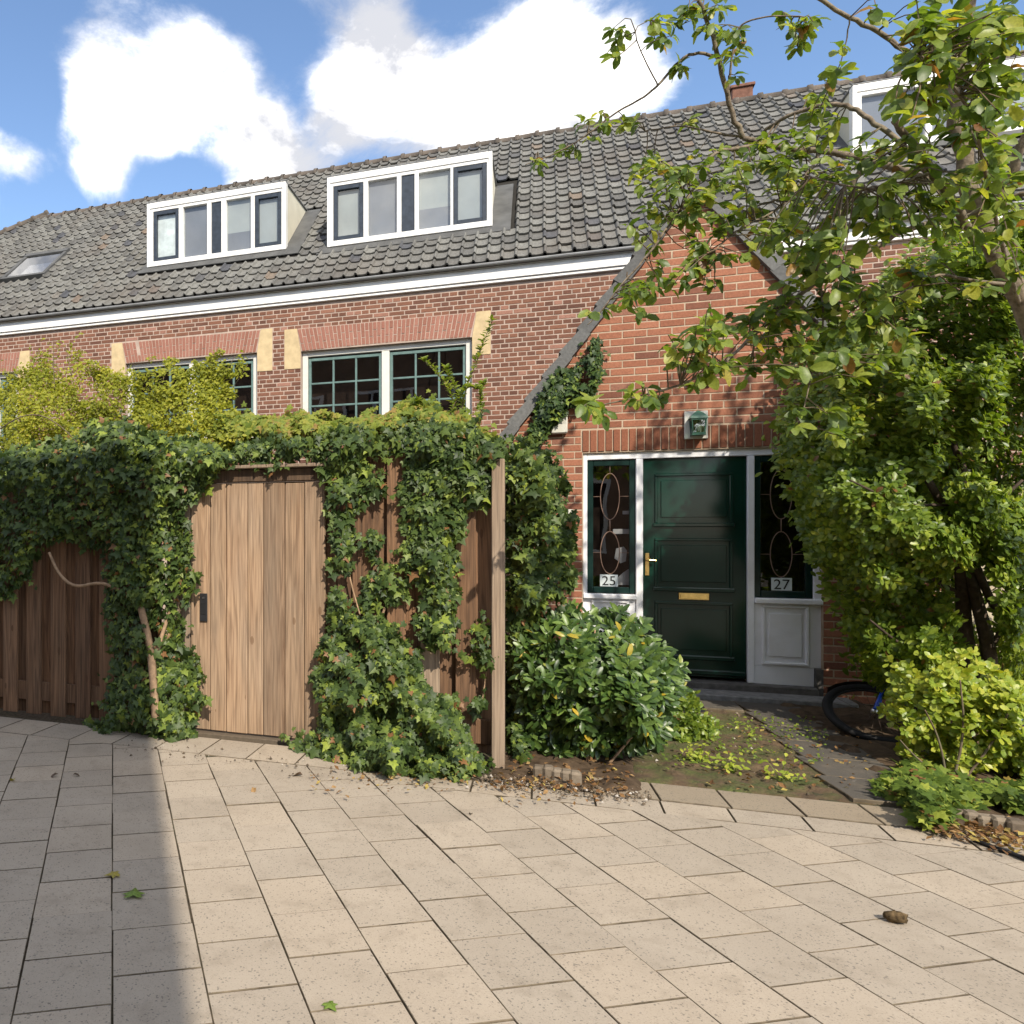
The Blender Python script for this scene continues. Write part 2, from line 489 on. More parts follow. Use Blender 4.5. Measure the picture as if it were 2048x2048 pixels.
M['weed_leaf'] = leaf_mat('weed_leaf', [(0, (.20, .27, .03)), (.6, (.36, .42, .05)), (1, (.48, .48, .08))], rough=.5, trans=.4)
M['tree_leaf'] = leaf_mat('tree_leaf', [(0, (.07, .12, .024)), (.35, (.135, .20, .036)), (.66, (.215, .28, .048)), (.88, (.31, .35, .062)), (.965, (.42, .41, .07)), (.98, (.36, .21, .055)), (1, (.20, .085, .035))], rough=.42, spec=.45, trans=.48)
M['dry_leaf'] = leaf_mat('dry_leaf', [(0, (.10, .05, .022)), (.4, (.21, .11, .045)), (.8, (.32, .20, .09)), (1, (.38, .30, .08))], rough=.8, spec=.2, trans=.2)

# ------------------------------------------------------------------ geometry helpers
WORLD = {}


def put(o, parent=None, mw=None):
    """link o and set its world matrix; parents never rotate except via their own matrix"""
    COL.objects.link(o)
    mw = mw if mw is not None else Matrix.Identity(4)
    WORLD[o.name] = mw
    if parent is not None:
        o.parent = parent
        o.matrix_local = WORLD[parent.name].inverted() @ mw
    else:
        o.matrix_local = mw
    return o


def thing(name, loc, label, cat, group=None, kind=None):
    o = bpy.data.objects.new(name, None)
    o.empty_display_size = .2
    put(o, None, Matrix.Translation(Vector(loc)))
    tag(o, label, cat, group, kind)
    return o


def tag(o, label=None, cat=None, group=None, kind=None):
    if label:
        o['label'] = label
    if cat:
        o['category'] = cat
    if group:
        o['group'] = group
    if kind:
        o['kind'] = kind
    return o


CORN = [(sx, sy, sz) for sx in (-1, 1) for sy in (-1, 1) for sz in (-1, 1)]


class MB:
    def __init__(s):
        s.v, s.f, s.m = [], [], []

    def add(s, vs, fs, mi=0):
        k = len(s.v)
        s.v += [tuple(map(float, p)) for p in vs]
        s.f += [tuple(i + k for i in f) for f in fs]
        s.m += [mi] * len(fs)
        return s

    def box(s, x0, x1, y0, y1, z0, z1, b=0., mi=0):
        c = np.array([(x0 + x1) / 2, (y0 + y1) / 2, (z0 + z1) / 2])
        h = np.array([abs(x1 - x0) / 2, abs(y1 - y0) / 2, abs(z1 - z0) / 2])
        b = min(b, h.min() * .45)
        if b <= 0:
            vs = [c + h * np.array(q) for q in CORN]
            fs = [(0, 1, 3, 2), (4, 6, 7, 5), (0, 4, 5, 1), (2, 3, 7, 6), (0, 2, 6, 4), (1, 5, 7, 3)]
            return s.add(vs, fs, mi)
        vs, fs = [], []
        for q in CORN:
            for a in range(3):
                e = h - b
                e[a] = h[a]
                vs.append(c + e * np.array(q))
        idx = {q: i for i, q in enumerate(CORN)}
        for a in range(3):
            p, r = (a + 1) % 3, (a + 2) % 3
            for sg in (-1, 1):
                ring = []
                for (u, w) in ((-1, -1), (1, -1), (1, 1), (-1, 1)):
                    q = [0, 0, 0]
                    q[a], q[p], q[r] = sg, u, w
                    ring.append(idx[tuple(q)] * 3 + a)
                fs.append(tuple(ring if sg > 0 else ring[::-1]))
            for u in (-1, 1):
                for w in (-1, 1):
                    q0, q1 = [0] * 3, [0] * 3
                    q0[a], q1[a] = -1, 1
                    for q in (q0, q1):
                        q[p], q[r] = u, w
                    i0, i1 = idx[tuple(q0)] * 3, idx[tuple(q1)] * 3
                    f = (i0 + p, i0 + r, i1 + r, i1 + p)
                    fs.append(f if u * w < 0 else f[::-1])
        for q, i in idx.items():
            f = (i * 3, i * 3 + 1, i * 3 + 2)
            fs.append(f if q[0] * q[1] * q[2] > 0 else f[::-1])
        return s.add(vs, fs, mi)

    def prism(s, poly, y0, y1, mi=0):
        """poly in (x, z), extruded along y"""
        n = len(poly)
        vs = [(x, y0, z) for x, z in poly] + [(x, y1, z) for x, z in poly]
        fs = [tuple(range(n)), tuple(range(2 * n - 1, n - 1, -1))]
        fs += [(i, i + n, (i + 1) % n + n, (i + 1) % n) for i in range(n)]
        return s.add(vs, fs, mi)

    def slab(s, poly, z0, z1, b=0., mi=0):
        """poly in (x, y) counter-clockwise, extruded along z, top edge chamfered by b"""
        n = len(poly)
        P = np.array(poly)
        c = P.mean(0)
        d = P - c
        L = np.linalg.norm(d, axis=1, keepdims=True) + 1e-9
        top = P - d / L * b * 1.4
        vs = [(x, y, z0) for x, y in poly] + [(x, y, z1 - b) for x, y in poly] + [(x, y, z1) for x, y in top]
        s.add(vs, [tuple(range(2 * n, 3 * n))], mi)
        fs = []
        for k in (0, 1):
            fs += [(i + k * n, (i + 1) % n + k * n, (i + 1) % n + (k + 1) * n, i + (k + 1) * n) for i in range(n)]
        return s.add(vs, fs, mi + 1)

    def tube(s, pts, rad, n=7, mi=0, closed=False, cap=True):
        P = [Vector(p) for p in pts]
        m = len(P)
        if not hasattr(rad, '__len__'):
            rad = [rad] * m
        rings = []
        up = None
        for i in range(m):
            a = P[(i - 1) % m] if (closed or i > 0) else P[i]
            b = P[(i + 1) % m] if (closed or i < m - 1) else P[i]
            d = (b - a).normalized()
            if up is None:
                up = Vector((0, 0, 1)) if abs(d.z) < .9 else Vector((1, 0, 0))
            x = d.cross(up)
            if x.length < 1e-5:
                x = d.cross(Vector((1, .3, 0)))
            x.normalize()
            y = x.cross(d).normalized()
            up = y
            rings.append([P[i] + (x * cos(2 * pi * k / n) + y * sin(2 * pi * k / n)) * rad[i] for k in range(n)])
        vs = [p for r in rings for p in r]
        fs = []
        for i in range(m if closed else m - 1):
            j = (i + 1) % m
            for k in range(n):
                fs.append((i * n + k, i * n + (k + 1) % n, j * n + (k + 1) % n, j * n + k))
        if cap and not closed:
            fs.append(tuple(range(n - 1, -1, -1)))
            fs.append(tuple((m - 1) * n + k for k in range(n)))
        return s.add(vs, fs, mi)

    def build(s, name, mats, parent=None, origin=None, smooth=False, kind=None):
        V = np.array(s.v)
        if origin is None:
            origin = np.array([V[:, 0].mean(), V[:, 1].mean(), V[:, 2].min()])
        me = bpy.data.meshes.new(name)
        me.from_pydata((V - np.array(origin)).tolist(), [], s.f)
        mats = mats if isinstance(mats, (list, tuple)) else [mats]
        for m in mats:
            me.materials.append(M[m])
        if len(mats) > 1:
            me.polygons.foreach_set('material_index', s.m)
        if smooth:
            me.polygons.foreach_set('use_smooth', [True] * len(me.polygons))
        me.update()
        o = bpy.data.objects.new(name, me)
        put(o, parent, Matrix.Translation(Vector(origin)))
        if kind:
            o['kind'] = kind
        return o


def box_part(name, mat, parent, x0, x1, y0, y1, z0, z1, b=.004):
    return MB().box(x0, x1, y0, y1, z0, z1, b).build(name, mat, parent)


def tmpl_mesh(name, V, F, mat, smooth=False):
    me = bpy.data.meshes.new(name)
    me.from_pydata([tuple(v) for v in V], [], F)
    me.materials.append(M[mat])
    if smooth:
        me.polygons.foreach_set('use_smooth', [True] * len(me.polygons))
    me.update()
    return me


def joined(name, V, F, Ms, mat, parent, origin, smooth=False):
    """one mesh holding the template at every matrix of Ms (n,4,4)"""
    V = np.asarray(V, dtype=np.float32)
    n, nv = len(Ms), len(V)
    Ms = np.asarray(Ms, dtype=np.float32)
    W = np.einsum('nij,vj->nvi', Ms[:, :3, :3], V) + Ms[:, None, :3, 3]
    W -= np.asarray(origin, dtype=np.float32)
    lens = np.array([len(f) for f in F], dtype=np.int32)
    flat = np.array([i for f in F for i in f], dtype=np.int32)
    loops = (flat[None, :] + (np.arange(n, dtype=np.int32) * nv)[:, None]).ravel()
    starts1 = np.concatenate([[0], np.cumsum(lens)[:-1]])
    starts = (starts1[None, :] + (np.arange(n) * len(flat))[:, None]).ravel().astype(np.int32)
    me = bpy.data.meshes.new(name)
    me.vertices.add(n * nv)
    me.vertices.foreach_set('co', W.ravel())
    me.loops.add(len(loops))
    me.loops.foreach_set('vertex_index', loops)
    me.polygons.add(n * len(F))
    me.polygons.foreach_set('loop_start', starts)
    me.materials.append(M[mat])
    me.polygons.foreach_set('use_smooth', np.full(n * len(F), bool(smooth)))
    me.update(calc_edges=True)
    me.validate()
    o = bpy.data.objects.new(name, me)
    put(o, parent, Matrix.Translation(Vector(origin)))
    o['kind'] = 'stuff'
    return o


def singles(name, me, Ms, parent):
    for m in Ms:
        put(bpy.data.objects.new(name, me), parent, Matrix([list(map(float, r)) for r in m]))


def visible_pick(Ms, size, k, cell=7.0):
    """indices of the k pieces that show largest: nearest in its small picture cell, then by size over distance"""
    P = np.asarray(Ms)[:, :3, 3]
    x, y, Z = project(P)
    inf = (x > 5) & (x < 2043) & (y > 5) & (y < 2043) & (Z > .2)
    best = {}
    cx, cy = (x // cell).astype(int), (y // cell).astype(int)
    for i in np.nonzero(inf)[0]:
        c = (cx[i], cy[i])
        if c not in best or Z[i] < Z[best[c]]:
            best[c] = i
    idx = np.array(sorted(best.values()), dtype=int)
    if len(idx) == 0:
        return np.arange(min(k, len(P)))
    nrm = np.asarray(Ms)[idx][:, :3, 2]
    nrm = nrm / (np.linalg.norm(nrm, axis=1, keepdims=True) + 1e-9)
    vd = P[idx] - np.array([0, 0, CAM_H])
    vd /= np.linalg.norm(vd, axis=1, keepdims=True)
    face = np.abs((nrm * vd).sum(1))
    sc = size[idx] / Z[idx] * (.35 + face)
    return idx[np.argsort(-sc)[:k]]


def split_pieces(name, stuffname, V, F, Ms, sizes, mat, parent, k=300, cell=7.0, smooth=False):
    Ms = np.asarray(Ms)
    pick = visible_pick(Ms, np.asarray(sizes), k, cell)
    singles(name, tmpl_mesh(name, V, F, mat, smooth), Ms[pick], parent)
    rest = np.ones(len(Ms), bool)
    rest[pick] = False
    if rest.any():
        joined(stuffname, V, F, Ms[rest], mat, parent, np.array(WORLD[parent.name].translation), smooth)


# value noise on the plane
_lat = rng.random((256, 256))


def vnoise(x, y):
    x = np.asarray(x, float)
    y = np.asarray(y, float)
    xi, yi = np.floor(x).astype(int), np.floor(y).astype(int)
    fx, fy = x - xi, y - yi
    fx, fy = fx * fx * (3 - 2 * fx), fy * fy * (3 - 2 * fy)
    a, b = _lat[xi % 256, yi % 256], _lat[(xi + 1) % 256, yi % 256]
    c, d = _lat[xi % 256, (yi + 1) % 256], _lat[(xi + 1) % 256, (yi + 1) % 256]
    return (a * (1 - fx) + b * fx) * (1 - fy) + (c * (1 - fx) + d * fx) * fy


def in_poly(x, y, poly):
    r = np.zeros(len(x), bool)
    n = len(poly)
    for i in range(n):
        x0, y0 = poly[i]
        x1, y1 = poly[(i + 1) % n]
        if y0 == y1:
            continue
        c = ((y0 > y) != (y1 > y)) & (x < (x1 - x0) * (y - y0) / (y1 - y0) + x0)
        r ^= c
    return r


def edge_dist(x, y, poly):
    d = np.full(len(x), 1e9)
    n = len(poly)
    for i in range(n):
        a = np.array(poly[i], float)
        b = np.array(poly[(i + 1) % n], float)
        ab = b - a
        t = np.clip(((x - a[0]) * ab[0] + (y - a[1]) * ab[1]) / (ab @ ab + 1e-9), 0, 1)
        d = np.minimum(d, np.hypot(x - a[0] - t * ab[0], y - a[1] - t * ab[1]))
    return d


def sample_poly(poly, n, rag=12., dens=None, holes=()):
    P = np.array(poly, float)
    lo, hi = P.min(0), P.max(0)
    X, Y = [], []
    cnt = 0
    while cnt < n:
        x = rng.uniform(lo[0], hi[0], n * 2)
        y = rng.uniform(lo[1], hi[1], n * 2)
        wx = x + rag * 2 * (vnoise(x / 23., y / 23.) - .5) + rag * (vnoise(x / 9., y / 9. + 50) - .5)
        wy = y + rag * 2 * (vnoise(x / 23. + 90, y / 23.) - .5) + rag * (vnoise(x / 9. + 40, y / 9.) - .5)
        k = in_poly(wx, wy, poly)
        for h in holes:
            k &= ~in_poly(wx, wy, h)
        if dens is not None:
            k &= rng.random(len(x)) < dens(x, y)
        X.append(x[k])
        Y.append(y[k])
        cnt += k.sum()
    return np.concatenate(X)[:n], np.concatenate(Y)[:n]


def norm(a):
    return a / (np.linalg.norm(a, axis=-1, keepdims=True) + 1e-9)


def frames(pos, axis, normal, size):
    """leaf matrices: local y = leaf axis, z = face normal"""
    n = norm(normal)
    a = axis - (axis * n).sum(-1, keepdims=True) * n
    a = norm(a)
    x = np.cross(a, n)
    Ms = np.zeros((len(pos), 4, 4))
    s = size[:, None]
    Ms[:, :3, 0] = x * s
    Ms[:, :3, 1] = a * s
    Ms[:, :3, 2] = n * s
    Ms[:, :3, 3] = pos
    Ms[:, 3, 3] = 1
    return Ms


def at_many(px, py, Y):
    u = (px - PX0) / FPX
    v = (PY0 - py) / FPX
    d = np.stack([u * cos(YAW) - sin(YAW), u * sin(YAW) + cos(YAW), v], -1)
    return d * (Y / d[:, 1])[:, None] + np.array([0, 0, CAM_H])


# leaf shapes (length 1 along y)
_iv = [(0, .08), (.2, -.07), (.44, .0), (.31, .2), (.54, .42), (.23, .50), (0, 1.0), (-.23, .5), (-.54, .42), (-.31, .2), (-.44, 0), (-.2, -.07)]
IVY_V = [(0, .3, .05)] + [(x, y, -.10 * abs(x) - .10 * max(0, y - .5)) for x, y in _iv]
IVY_F = [(0, 1 + i, 1 + (i + 1) % 12) for i in range(12)]


def ovate(w, curl=.12, fold=.10, obo=0.):
    a, b = w * (.80 - obo), w * (.86 + obo * .4)
    V = [(0, 0, 0), (a, .3, fold * .8), (0, .3, 0), (-a, .3, fold * .8), (b, .66, fold * .5 - curl * .35), (0, .66, -curl * .35), (-b, .66, fold * .5 - curl * .35), (0, 1, -curl), (w * .45, .9, -curl * .8), (-w * .45, .9, -curl * .8)]
    F = [(0, 1, 2), (0, 2, 3), (1, 4, 5, 2), (2, 5, 6, 3), (4, 8, 5), (8, 7, 5), (5, 7, 9), (5, 9, 6)]
    return V, F


LAUREL = ovate(.2, .14, .08)
SHRUB = ovate(.27, .10, .09, .15)
YELLOW = ovate(.33, .06, .07, .18)
TREE = ovate(.29, .24, .14, .12)
SMALL = ([(0, 0, 0), (.3, .5, .06), (0, 1, -.06), (-.3, .5, .06), (0, .5, 0)], [(0, 1, 4), (1, 2, 4), (4, 2, 3), (0, 4, 3)])

# ------------------------------------------------------------------ ground and paving
g = MB().box(-400, 400, -400, 400, -.5, -.02).build('ground', 'joint_sand', None, (0, 0, -.02))
tag(g, kind='structure')
pav = MB().box(-9, 7, -4, 5.42, -.1, -.009).build('pavement', 'joint_sand', None, (0, 0, -.014))
tag(pav, kind='structure')

PHI = radians(30.85)
DL = np.array([-sin(PHI), cos(PHI)])     # along the lanes
BL = np.array([cos(PHI), sin(PHI)])      # across the lanes
TW, TL = .3225, .322


def clip_half(poly, nx, ny, c):
    """keep nx*x+ny*y <= c"""
    out = []
    for i in range(len(poly)):
        p, q = poly[i], poly[(i + 1) % len(poly)]
        dp, dq = nx * p[0] + ny * p[1] - c, nx * q[0] + ny * q[1] - c
        if dp <= 0:
            out.append(p)
        if (dp < 0 < dq) or (dq < 0 < dp):
            t = dp / (dp - dq)
            out.append((p[0] + t * (q[0] - p[0]), p[1] + t * (q[1] - p[1])))
    return out


def poly_area(p):
    return .5 * sum(p[i][0] * p[(i + 1) % len(p)][1] - p[(i + 1) % len(p)][0] * p[i][1] for i in range(len(p)))


def field_limit(x):
    return 4.985 if x < -.75 else 4.835


slab_rest = MB()
n_slab = 0
gap = .0019
for i in range(-40, 30):
    for j in range(-25, 30):
        b0 = -.003 + i * TW
        a0 = 2.63 + (.161 if i % 2 == 0 else 0) + j * TL
        q = [(a0 + gap, b0 + gap), (a0 + TL - gap, b0 + gap), (a0 + TL - gap, b0 + TW - gap), (a0 + gap, b0 + TW - gap)]
        jit = rng.normal(0, .0012, 2)
        poly = [tuple(DL * (a + jit[0]) + BL * (b + jit[1])) for a, b in q][::-1]
        c = np.mean(poly, 0)
        if not (-8.5 < c[0] < 6.5 and -3.5 < c[1] < 5.2):
            continue
        poly = clip_half(poly, 0, 1, field_limit(c[0]))
        if len(poly) < 3 or abs(poly_area(poly)) < .004:
            continue
        if poly_area(poly) < 0:
            poly = poly[::-1]
        zt = rng.normal(0, .0012)
        px, py, Z = project(np.array([c[0], c[1], 0]))
        if Z > .5 and -60 < px < 2110 and 1300 < py < 2150 and n_slab < 290:
            MB().slab(poly, -.05, zt, .0022).build('paving_slab', ['paving', 'joint_dirt'], pav)
            n_slab += 1
        else:
            slab_rest.slab(poly, -.05, zt, .0022)
slab_rest.build('paving_slab_field', ['paving', 'joint_dirt'], pav, kind='stuff')

# border rows parallel to the fences
edge = MB().box(-9, 7, 4.8, 5.42, -.11, -.011).build('border_paving', 'joint_sand', None, (0, 5, -.016))
tag(edge, kind='structure')
x = -6.2
while x < -.9:
    w = .36 + rng.uniform(-.01, .01)
    poly = [(x + .004, 4.993), (x + w - .004, 4.993), (x + w - .004, 5.39), (x + .004, 5.39)]
    MB().slab(poly, -.05, rng.normal(-.001, .001), .0022).build('paving_slab', ['paving', 'joint_dirt'], edge)
    x += w
x = -.745
k = 0
while x < 3.6:
    w = .352 + rng.uniform(-.008, .008)
    MB().slab([(x + .004, 4.845), (x + w - .004, 4.845), (x + w - .004, 5.065), (x + .004, 5.065)], -.05, rng.normal(-.001, .0015), .0022).build('paving_slab', ['paving', 'joint_dirt'], edge)
    x += w
x = .30
while x < 2.0:
    w = .36 + rng.uniform(-.01, .01)
    sk = .02
    MB().slab([(x + .004, 5.078), (x + w - .004, 5.078), (x + w - .004 - sk, 5.40), (x + .004 - sk, 5.40)], -.05, rng.normal(.001, .002), .004).build('kerb_slab', ['aggregate', 'joint_dirt'], edge)
    x += w
# soil and moss
soil = MB()


def rough_sheet(x0, x1, y0, y1, nx, ny, h, z):
    m = MB()
    vs = []
    for j in range(ny + 1):
        for i in range(nx + 1):
            zz = z + h * (vnoise(i * .45 + x0, j * .45 + 9) - .5) * 2 + h * .6 * (vnoise(i * 1.1, j * 1.1) - .5)
            e = min(i, nx - i, j, ny - j)
            if e == 0:
                zz = -.02
            elif e == 1:
                zz = z * .2 + .016 * (vnoise(i * .8 + 3, j * .8) - .55)
            vs.append((x0 + (x1 - x0) * i / nx + (.02 * (vnoise(j * .7, i * .3) - .5)), y0 + (y1 - y0) * j / ny + .05 * (vnoise(i * .5 + 7, j * .2) - .5), zz))
    fs = [(j * (nx + 1) + i, j * (nx + 1) + i + 1, (j + 1) * (nx + 1) + i + 1, (j + 1) * (nx + 1) + i) for j in range(ny) for i in range(nx)]
    return m.add(vs, fs)


tag(rough_sheet(-.32, .62, 5.07, 8.2, 26, 60, .022, .012).build('soil_bed', 'soil', None, (0, 6, 0), True), kind='structure')
tag(rough_sheet(1.95, 5.2, 5.07, 8.9, 60, 70, .03, .022).build('soil_bed', 'soil', None, (3, 6, 0), True), kind='structure')
tag(rough_sheet(.55, 1.86, 5.39, 8.2, 46, 90, .012, .008).build('moss_ground', 'moss', None, (1, 6, 0), True), kind='structure')
gp = MB().box(1.55, 2.3, 5.4, 8.14, -.1, .0).build('garden_path', 'joint_sand', None, (1.9, 7, 0))
tag(gp, kind='structure')
for k in range(6):
    y0 = 5.43 + k * .455
    xa, xb = 1.72, 2.16
    MB().slab([(xa, y0), (xb, y0), (xb + .01, y0 + .447), (xa - .06, y0 + .447)], -.05, .022 + rng.normal(0, .002), .004).build('path_slab', ['path', 'joint_dirt'], gp)
MB().slab([(1.36, 7.72), (1.66, 7.72), (1.66, 8.08), (1.36, 8.08)], -.05, .026, .004).build('path_slab', ['path', 'joint_dirt'], gp)

# grit and crumbs of soil swept on to the paving along the beds
nP = 1700
gx_ = np.concatenate([rng.uniform(-.35, .62, 700), rng.uniform(1.9, 3.2, 500), rng.uniform(.5, 1.9, 300), rng.uniform(-2.9, -.3, 200)])
gy_ = np.concatenate([5.06 + .07 * rng.standard_normal(700), 5.05 + .08 * rng.standard_normal(500), rng.uniform(5.4, 8.0, 300), 4.95 + .12 * rng.standard_normal(200)])
pk = np.stack([gx_, gy_, .004 + .012 * rng.random(nP)], -1)
GV = [(-.5, -.4, 0), (.5, -.5, 0), (.4, .5, 0), (-.5, .4, 0), (.05, 0, .6)]
GF = [(0, 1, 4), (1, 2, 4), (2, 3, 4), (3, 0, 4)]
M['grit'] = pieces('grit', [(0, (.06, .045, .03)), (.6, (.16, .12, .08)), (.9, (.30, .25, .19)), (1, (.55, .52, .48))], grain=60)
joined('grit', GV, GF, frames(pk, rng.normal(0, 1, (nP, 3)), np.stack([rng.normal(0, .2, nP), rng.normal(0, .2, nP), np.ones(nP)], -1), .006 + .016 * rng.random(nP) ** 3), 'grit', None, (0, 5, 0))

# litter of dry leaves
nL = 900
px = np.concatenate([rng.uniform(1000, 1260, 300), rng.uniform(1860, 2048, 330), rng.uniform(1400, 1750, 170), rng.uniform(620, 1000, 100)])
py = np.concatenate([1562 + 20 * rng.standard_normal(300), 1640 + (px[300:630] - 1860) * .22 + 14 * rng.standard_normal(330), rng.uniform(1440, 1580, 170), 1560 + 14 * rng.standard_normal(100)])
r = np.stack([(px - PX0) / FPX * cos(YAW) - sin(YAW), (px - PX0) / FPX * sin(YAW) + cos(YAW), (PY0 - py) / FPX], -1)
tt = (0.03 - CAM_H) / r[:, 2]
pos = r * tt[:, None] + np.array([0, 0, CAM_H])
nn = np.stack([rng.normal(0, .5, nL), rng.normal(0, .5, nL), np.ones(nL)], -1)
joined('dry_leaf_litter', *SMALL, frames(pos, rng.normal(0, 1, (nL, 3)), nn, rng.uniform(.02, .05, nL)), 'dry_leaf', None, (0, 5, 0))

# ------------------------------------------------------------------ brick walls
BV, BF = None, None


def brick_tmpl(L, H, D=.02, b=.003):
    m = MB().box(-L / 2, L / 2, 0, D, -H / 2, H / 2, b)
    return m.v, m.f


def lay(x0, x1, z0, z1, L, C, joint, bond, blocked):
    """list of (xc, zc, len) for every whole or cut brick of a wall; blocked(z) gives taken x intervals"""
    out = []
    nz = int((z1 - z0) / C)
    for r in range(nz):
        zc = z0 + (r + .5) * C
        if bond == 'cross':
            unit = L if r % 2 == 0 else L / 2
            off = (L / 4 if r % 4 == 1 or r % 4 == 3 else (L / 2 if r % 4 == 2 else 0))
        else:
            unit = L
            off = (L / 2 if r % 2 else 0)
        free = [(x0, x1)]
        for (a, b) in blocked(zc):
            nf = []
            for (p, q) in free:
                if b <= p or a >= q:
                    nf.append((p, q))
                else:
                    if a - p > .04:
                        nf.append((p, a))
                    if q - b > .04:
                        nf.append((b, q))
            free = nf
        k0 = math.floor((x0 - off) / unit) - 1
        k1 = math.ceil((x1 - off) / unit) + 1
        for k in range(k0, k1):
            a, b = k * unit + off, (k + 1) * unit + off
            for (p, q) in free:
                u, v = max(a, p), min(b, q)
                if v - u > .035:
                    out.append(((u + v) / 2, zc, v - u - joint))
    return out


def brick_wall(bricks, y, H, mat, parent, pick_k=300, score=None):
    mats_ = []
    sizes = []
    for (xc, zc, ln) in bricks:
        m = np.eye(4)
        m[0, 0] = ln
        th = rng.normal(0, .004)
        m[:3, 3] = (xc + rng.normal(0, .0012), y - .0065 + rng.normal(0, .0006), zc + rng.normal(0, .0008))
        m[0, 2], m[2, 0] = -th * .0, th * ln * .12
        mats_.append(m)
        sizes.append(ln)
    V, F = brick_tmpl(1.0, H)
    V = [(x * (1 if abs(x) > .499 else .992), yy, z) for x, yy, z in V]
    split_pieces('brick', 'brick_courses', V, F, mats_, sizes, mat, parent, pick_k, cell=4)


YF, YG = 10.7, 8.5            # planes of the long facade and of the gabled entrance
CF, CG = .063, .0747

house = thing('terraced_house', (-4, YF, 0), 'long brown brick terraced house with grey tiled roof and white dormers behind the fence', 'house')
# wall body with real openings (piers and bands)
wins = [(-3.26, -.86, 2.96, 4.18), (-6.16, -3.94, 2.96, 4.22), (-9.2, -8.22, 2.96, 4.24)]
wb = MB()
xs = [-14.5] + [v for w in sorted(wins) for v in w[:2]] + [9.0]
for a, b in zip(xs[0::2], xs[1::2]):
    wb.box(a, b, YF - .0025, YF + .3, 0, 5.0)
for (a, b, z0, z1) in wins:
    wb.box(a, b, YF - .0025, YF + .3, 0, z0)
    wb.box(a, b, YF - .0025, YF + .3, z1, 5.0)
wall = wb.build('wall', 'mortar', house, (-4, YF, 0))
opening = []
for (a, b, z0, z1) in wins:
    opening.append((a, b, z0 - .06, z1, 'win'))
    opening.append((a - .055, b + .055, z1, z1 + .33, 'arch'))
    opening.append((a - .25, a - .055 + .0, 3.94, z1 + .33, 'stone'))
    opening.append((b + .0, b + .24, 3.94, z1 + .33, 'stone'))
    opening.append((a - .25, a, 3.94, z1, 'stone'))


def blocked_f(z):
    return [(a, b) for (a, b, z0, z1, _) in opening if z0 < z < z1]


fb = lay(-9.6, 1.4, 2.55, 4.87, .22, CF, .0145, 'cross', blocked_f)
fb += lay(1.8, 8.9, 2.0, 4.87, .22, CF, .0145, 'cross', lambda z: [])
brick_wall(fb, YF, CF - .0135, 'facade_brick', wall, 300)


def arch(a, b, z1, parent):
    """flat gauged arch between two sandstone skewbacks"""
    zt = z1 + .33
    p = MB().prism([(a + .005, z1 + .001), (b - .005, z1 + .001), (b + .055, zt + .004), (a - .055, zt + .004)], YF - .0075, YF + .1).build('arch', 'mortar', parent)
    n = int(round((b - a + .1) / .0585))
    for i in range(n):
        t0, t1 = i / n, (i + 1) / n
        xt0, xt1 = a - .055 + (b - a + .11) * t0, a - .055 + (b - a + .11) * t1
        xb0, xb1 = a + .02 + (b - a - .04) * t0, a + .02 + (b - a - .04) * t1
        cam_ = .02 * (1 - (2 * (t0 + t1) / 2 - 1) ** 2)
        cuts = (0, .36, .7, 1.0) if False else ((0, .64, 1.0) if i % 2 else (0, .34, 1.0))
        for c0, c1 in zip(cuts[:-1], cuts[1:]):
            def pt(xb, xt, c):
                zb = z1 + cam_
                return (xb + (xt - xb) * c, zb + (zt - zb) * c)
            j = .0058
            q = [pt(xb0 + j, xt0 + j, c0 + .018), pt(xb1 - j, xt1 - j, c0 + .018), pt(xb1 - j, xt1 - j, c1 - .018), pt(xb0 + j, xt0 + j, c1 - .018)]
            MB().prism(q, YF - .012 + rng.normal(0, .0015), YF + .02).build('brick', 'arch_brick', p)


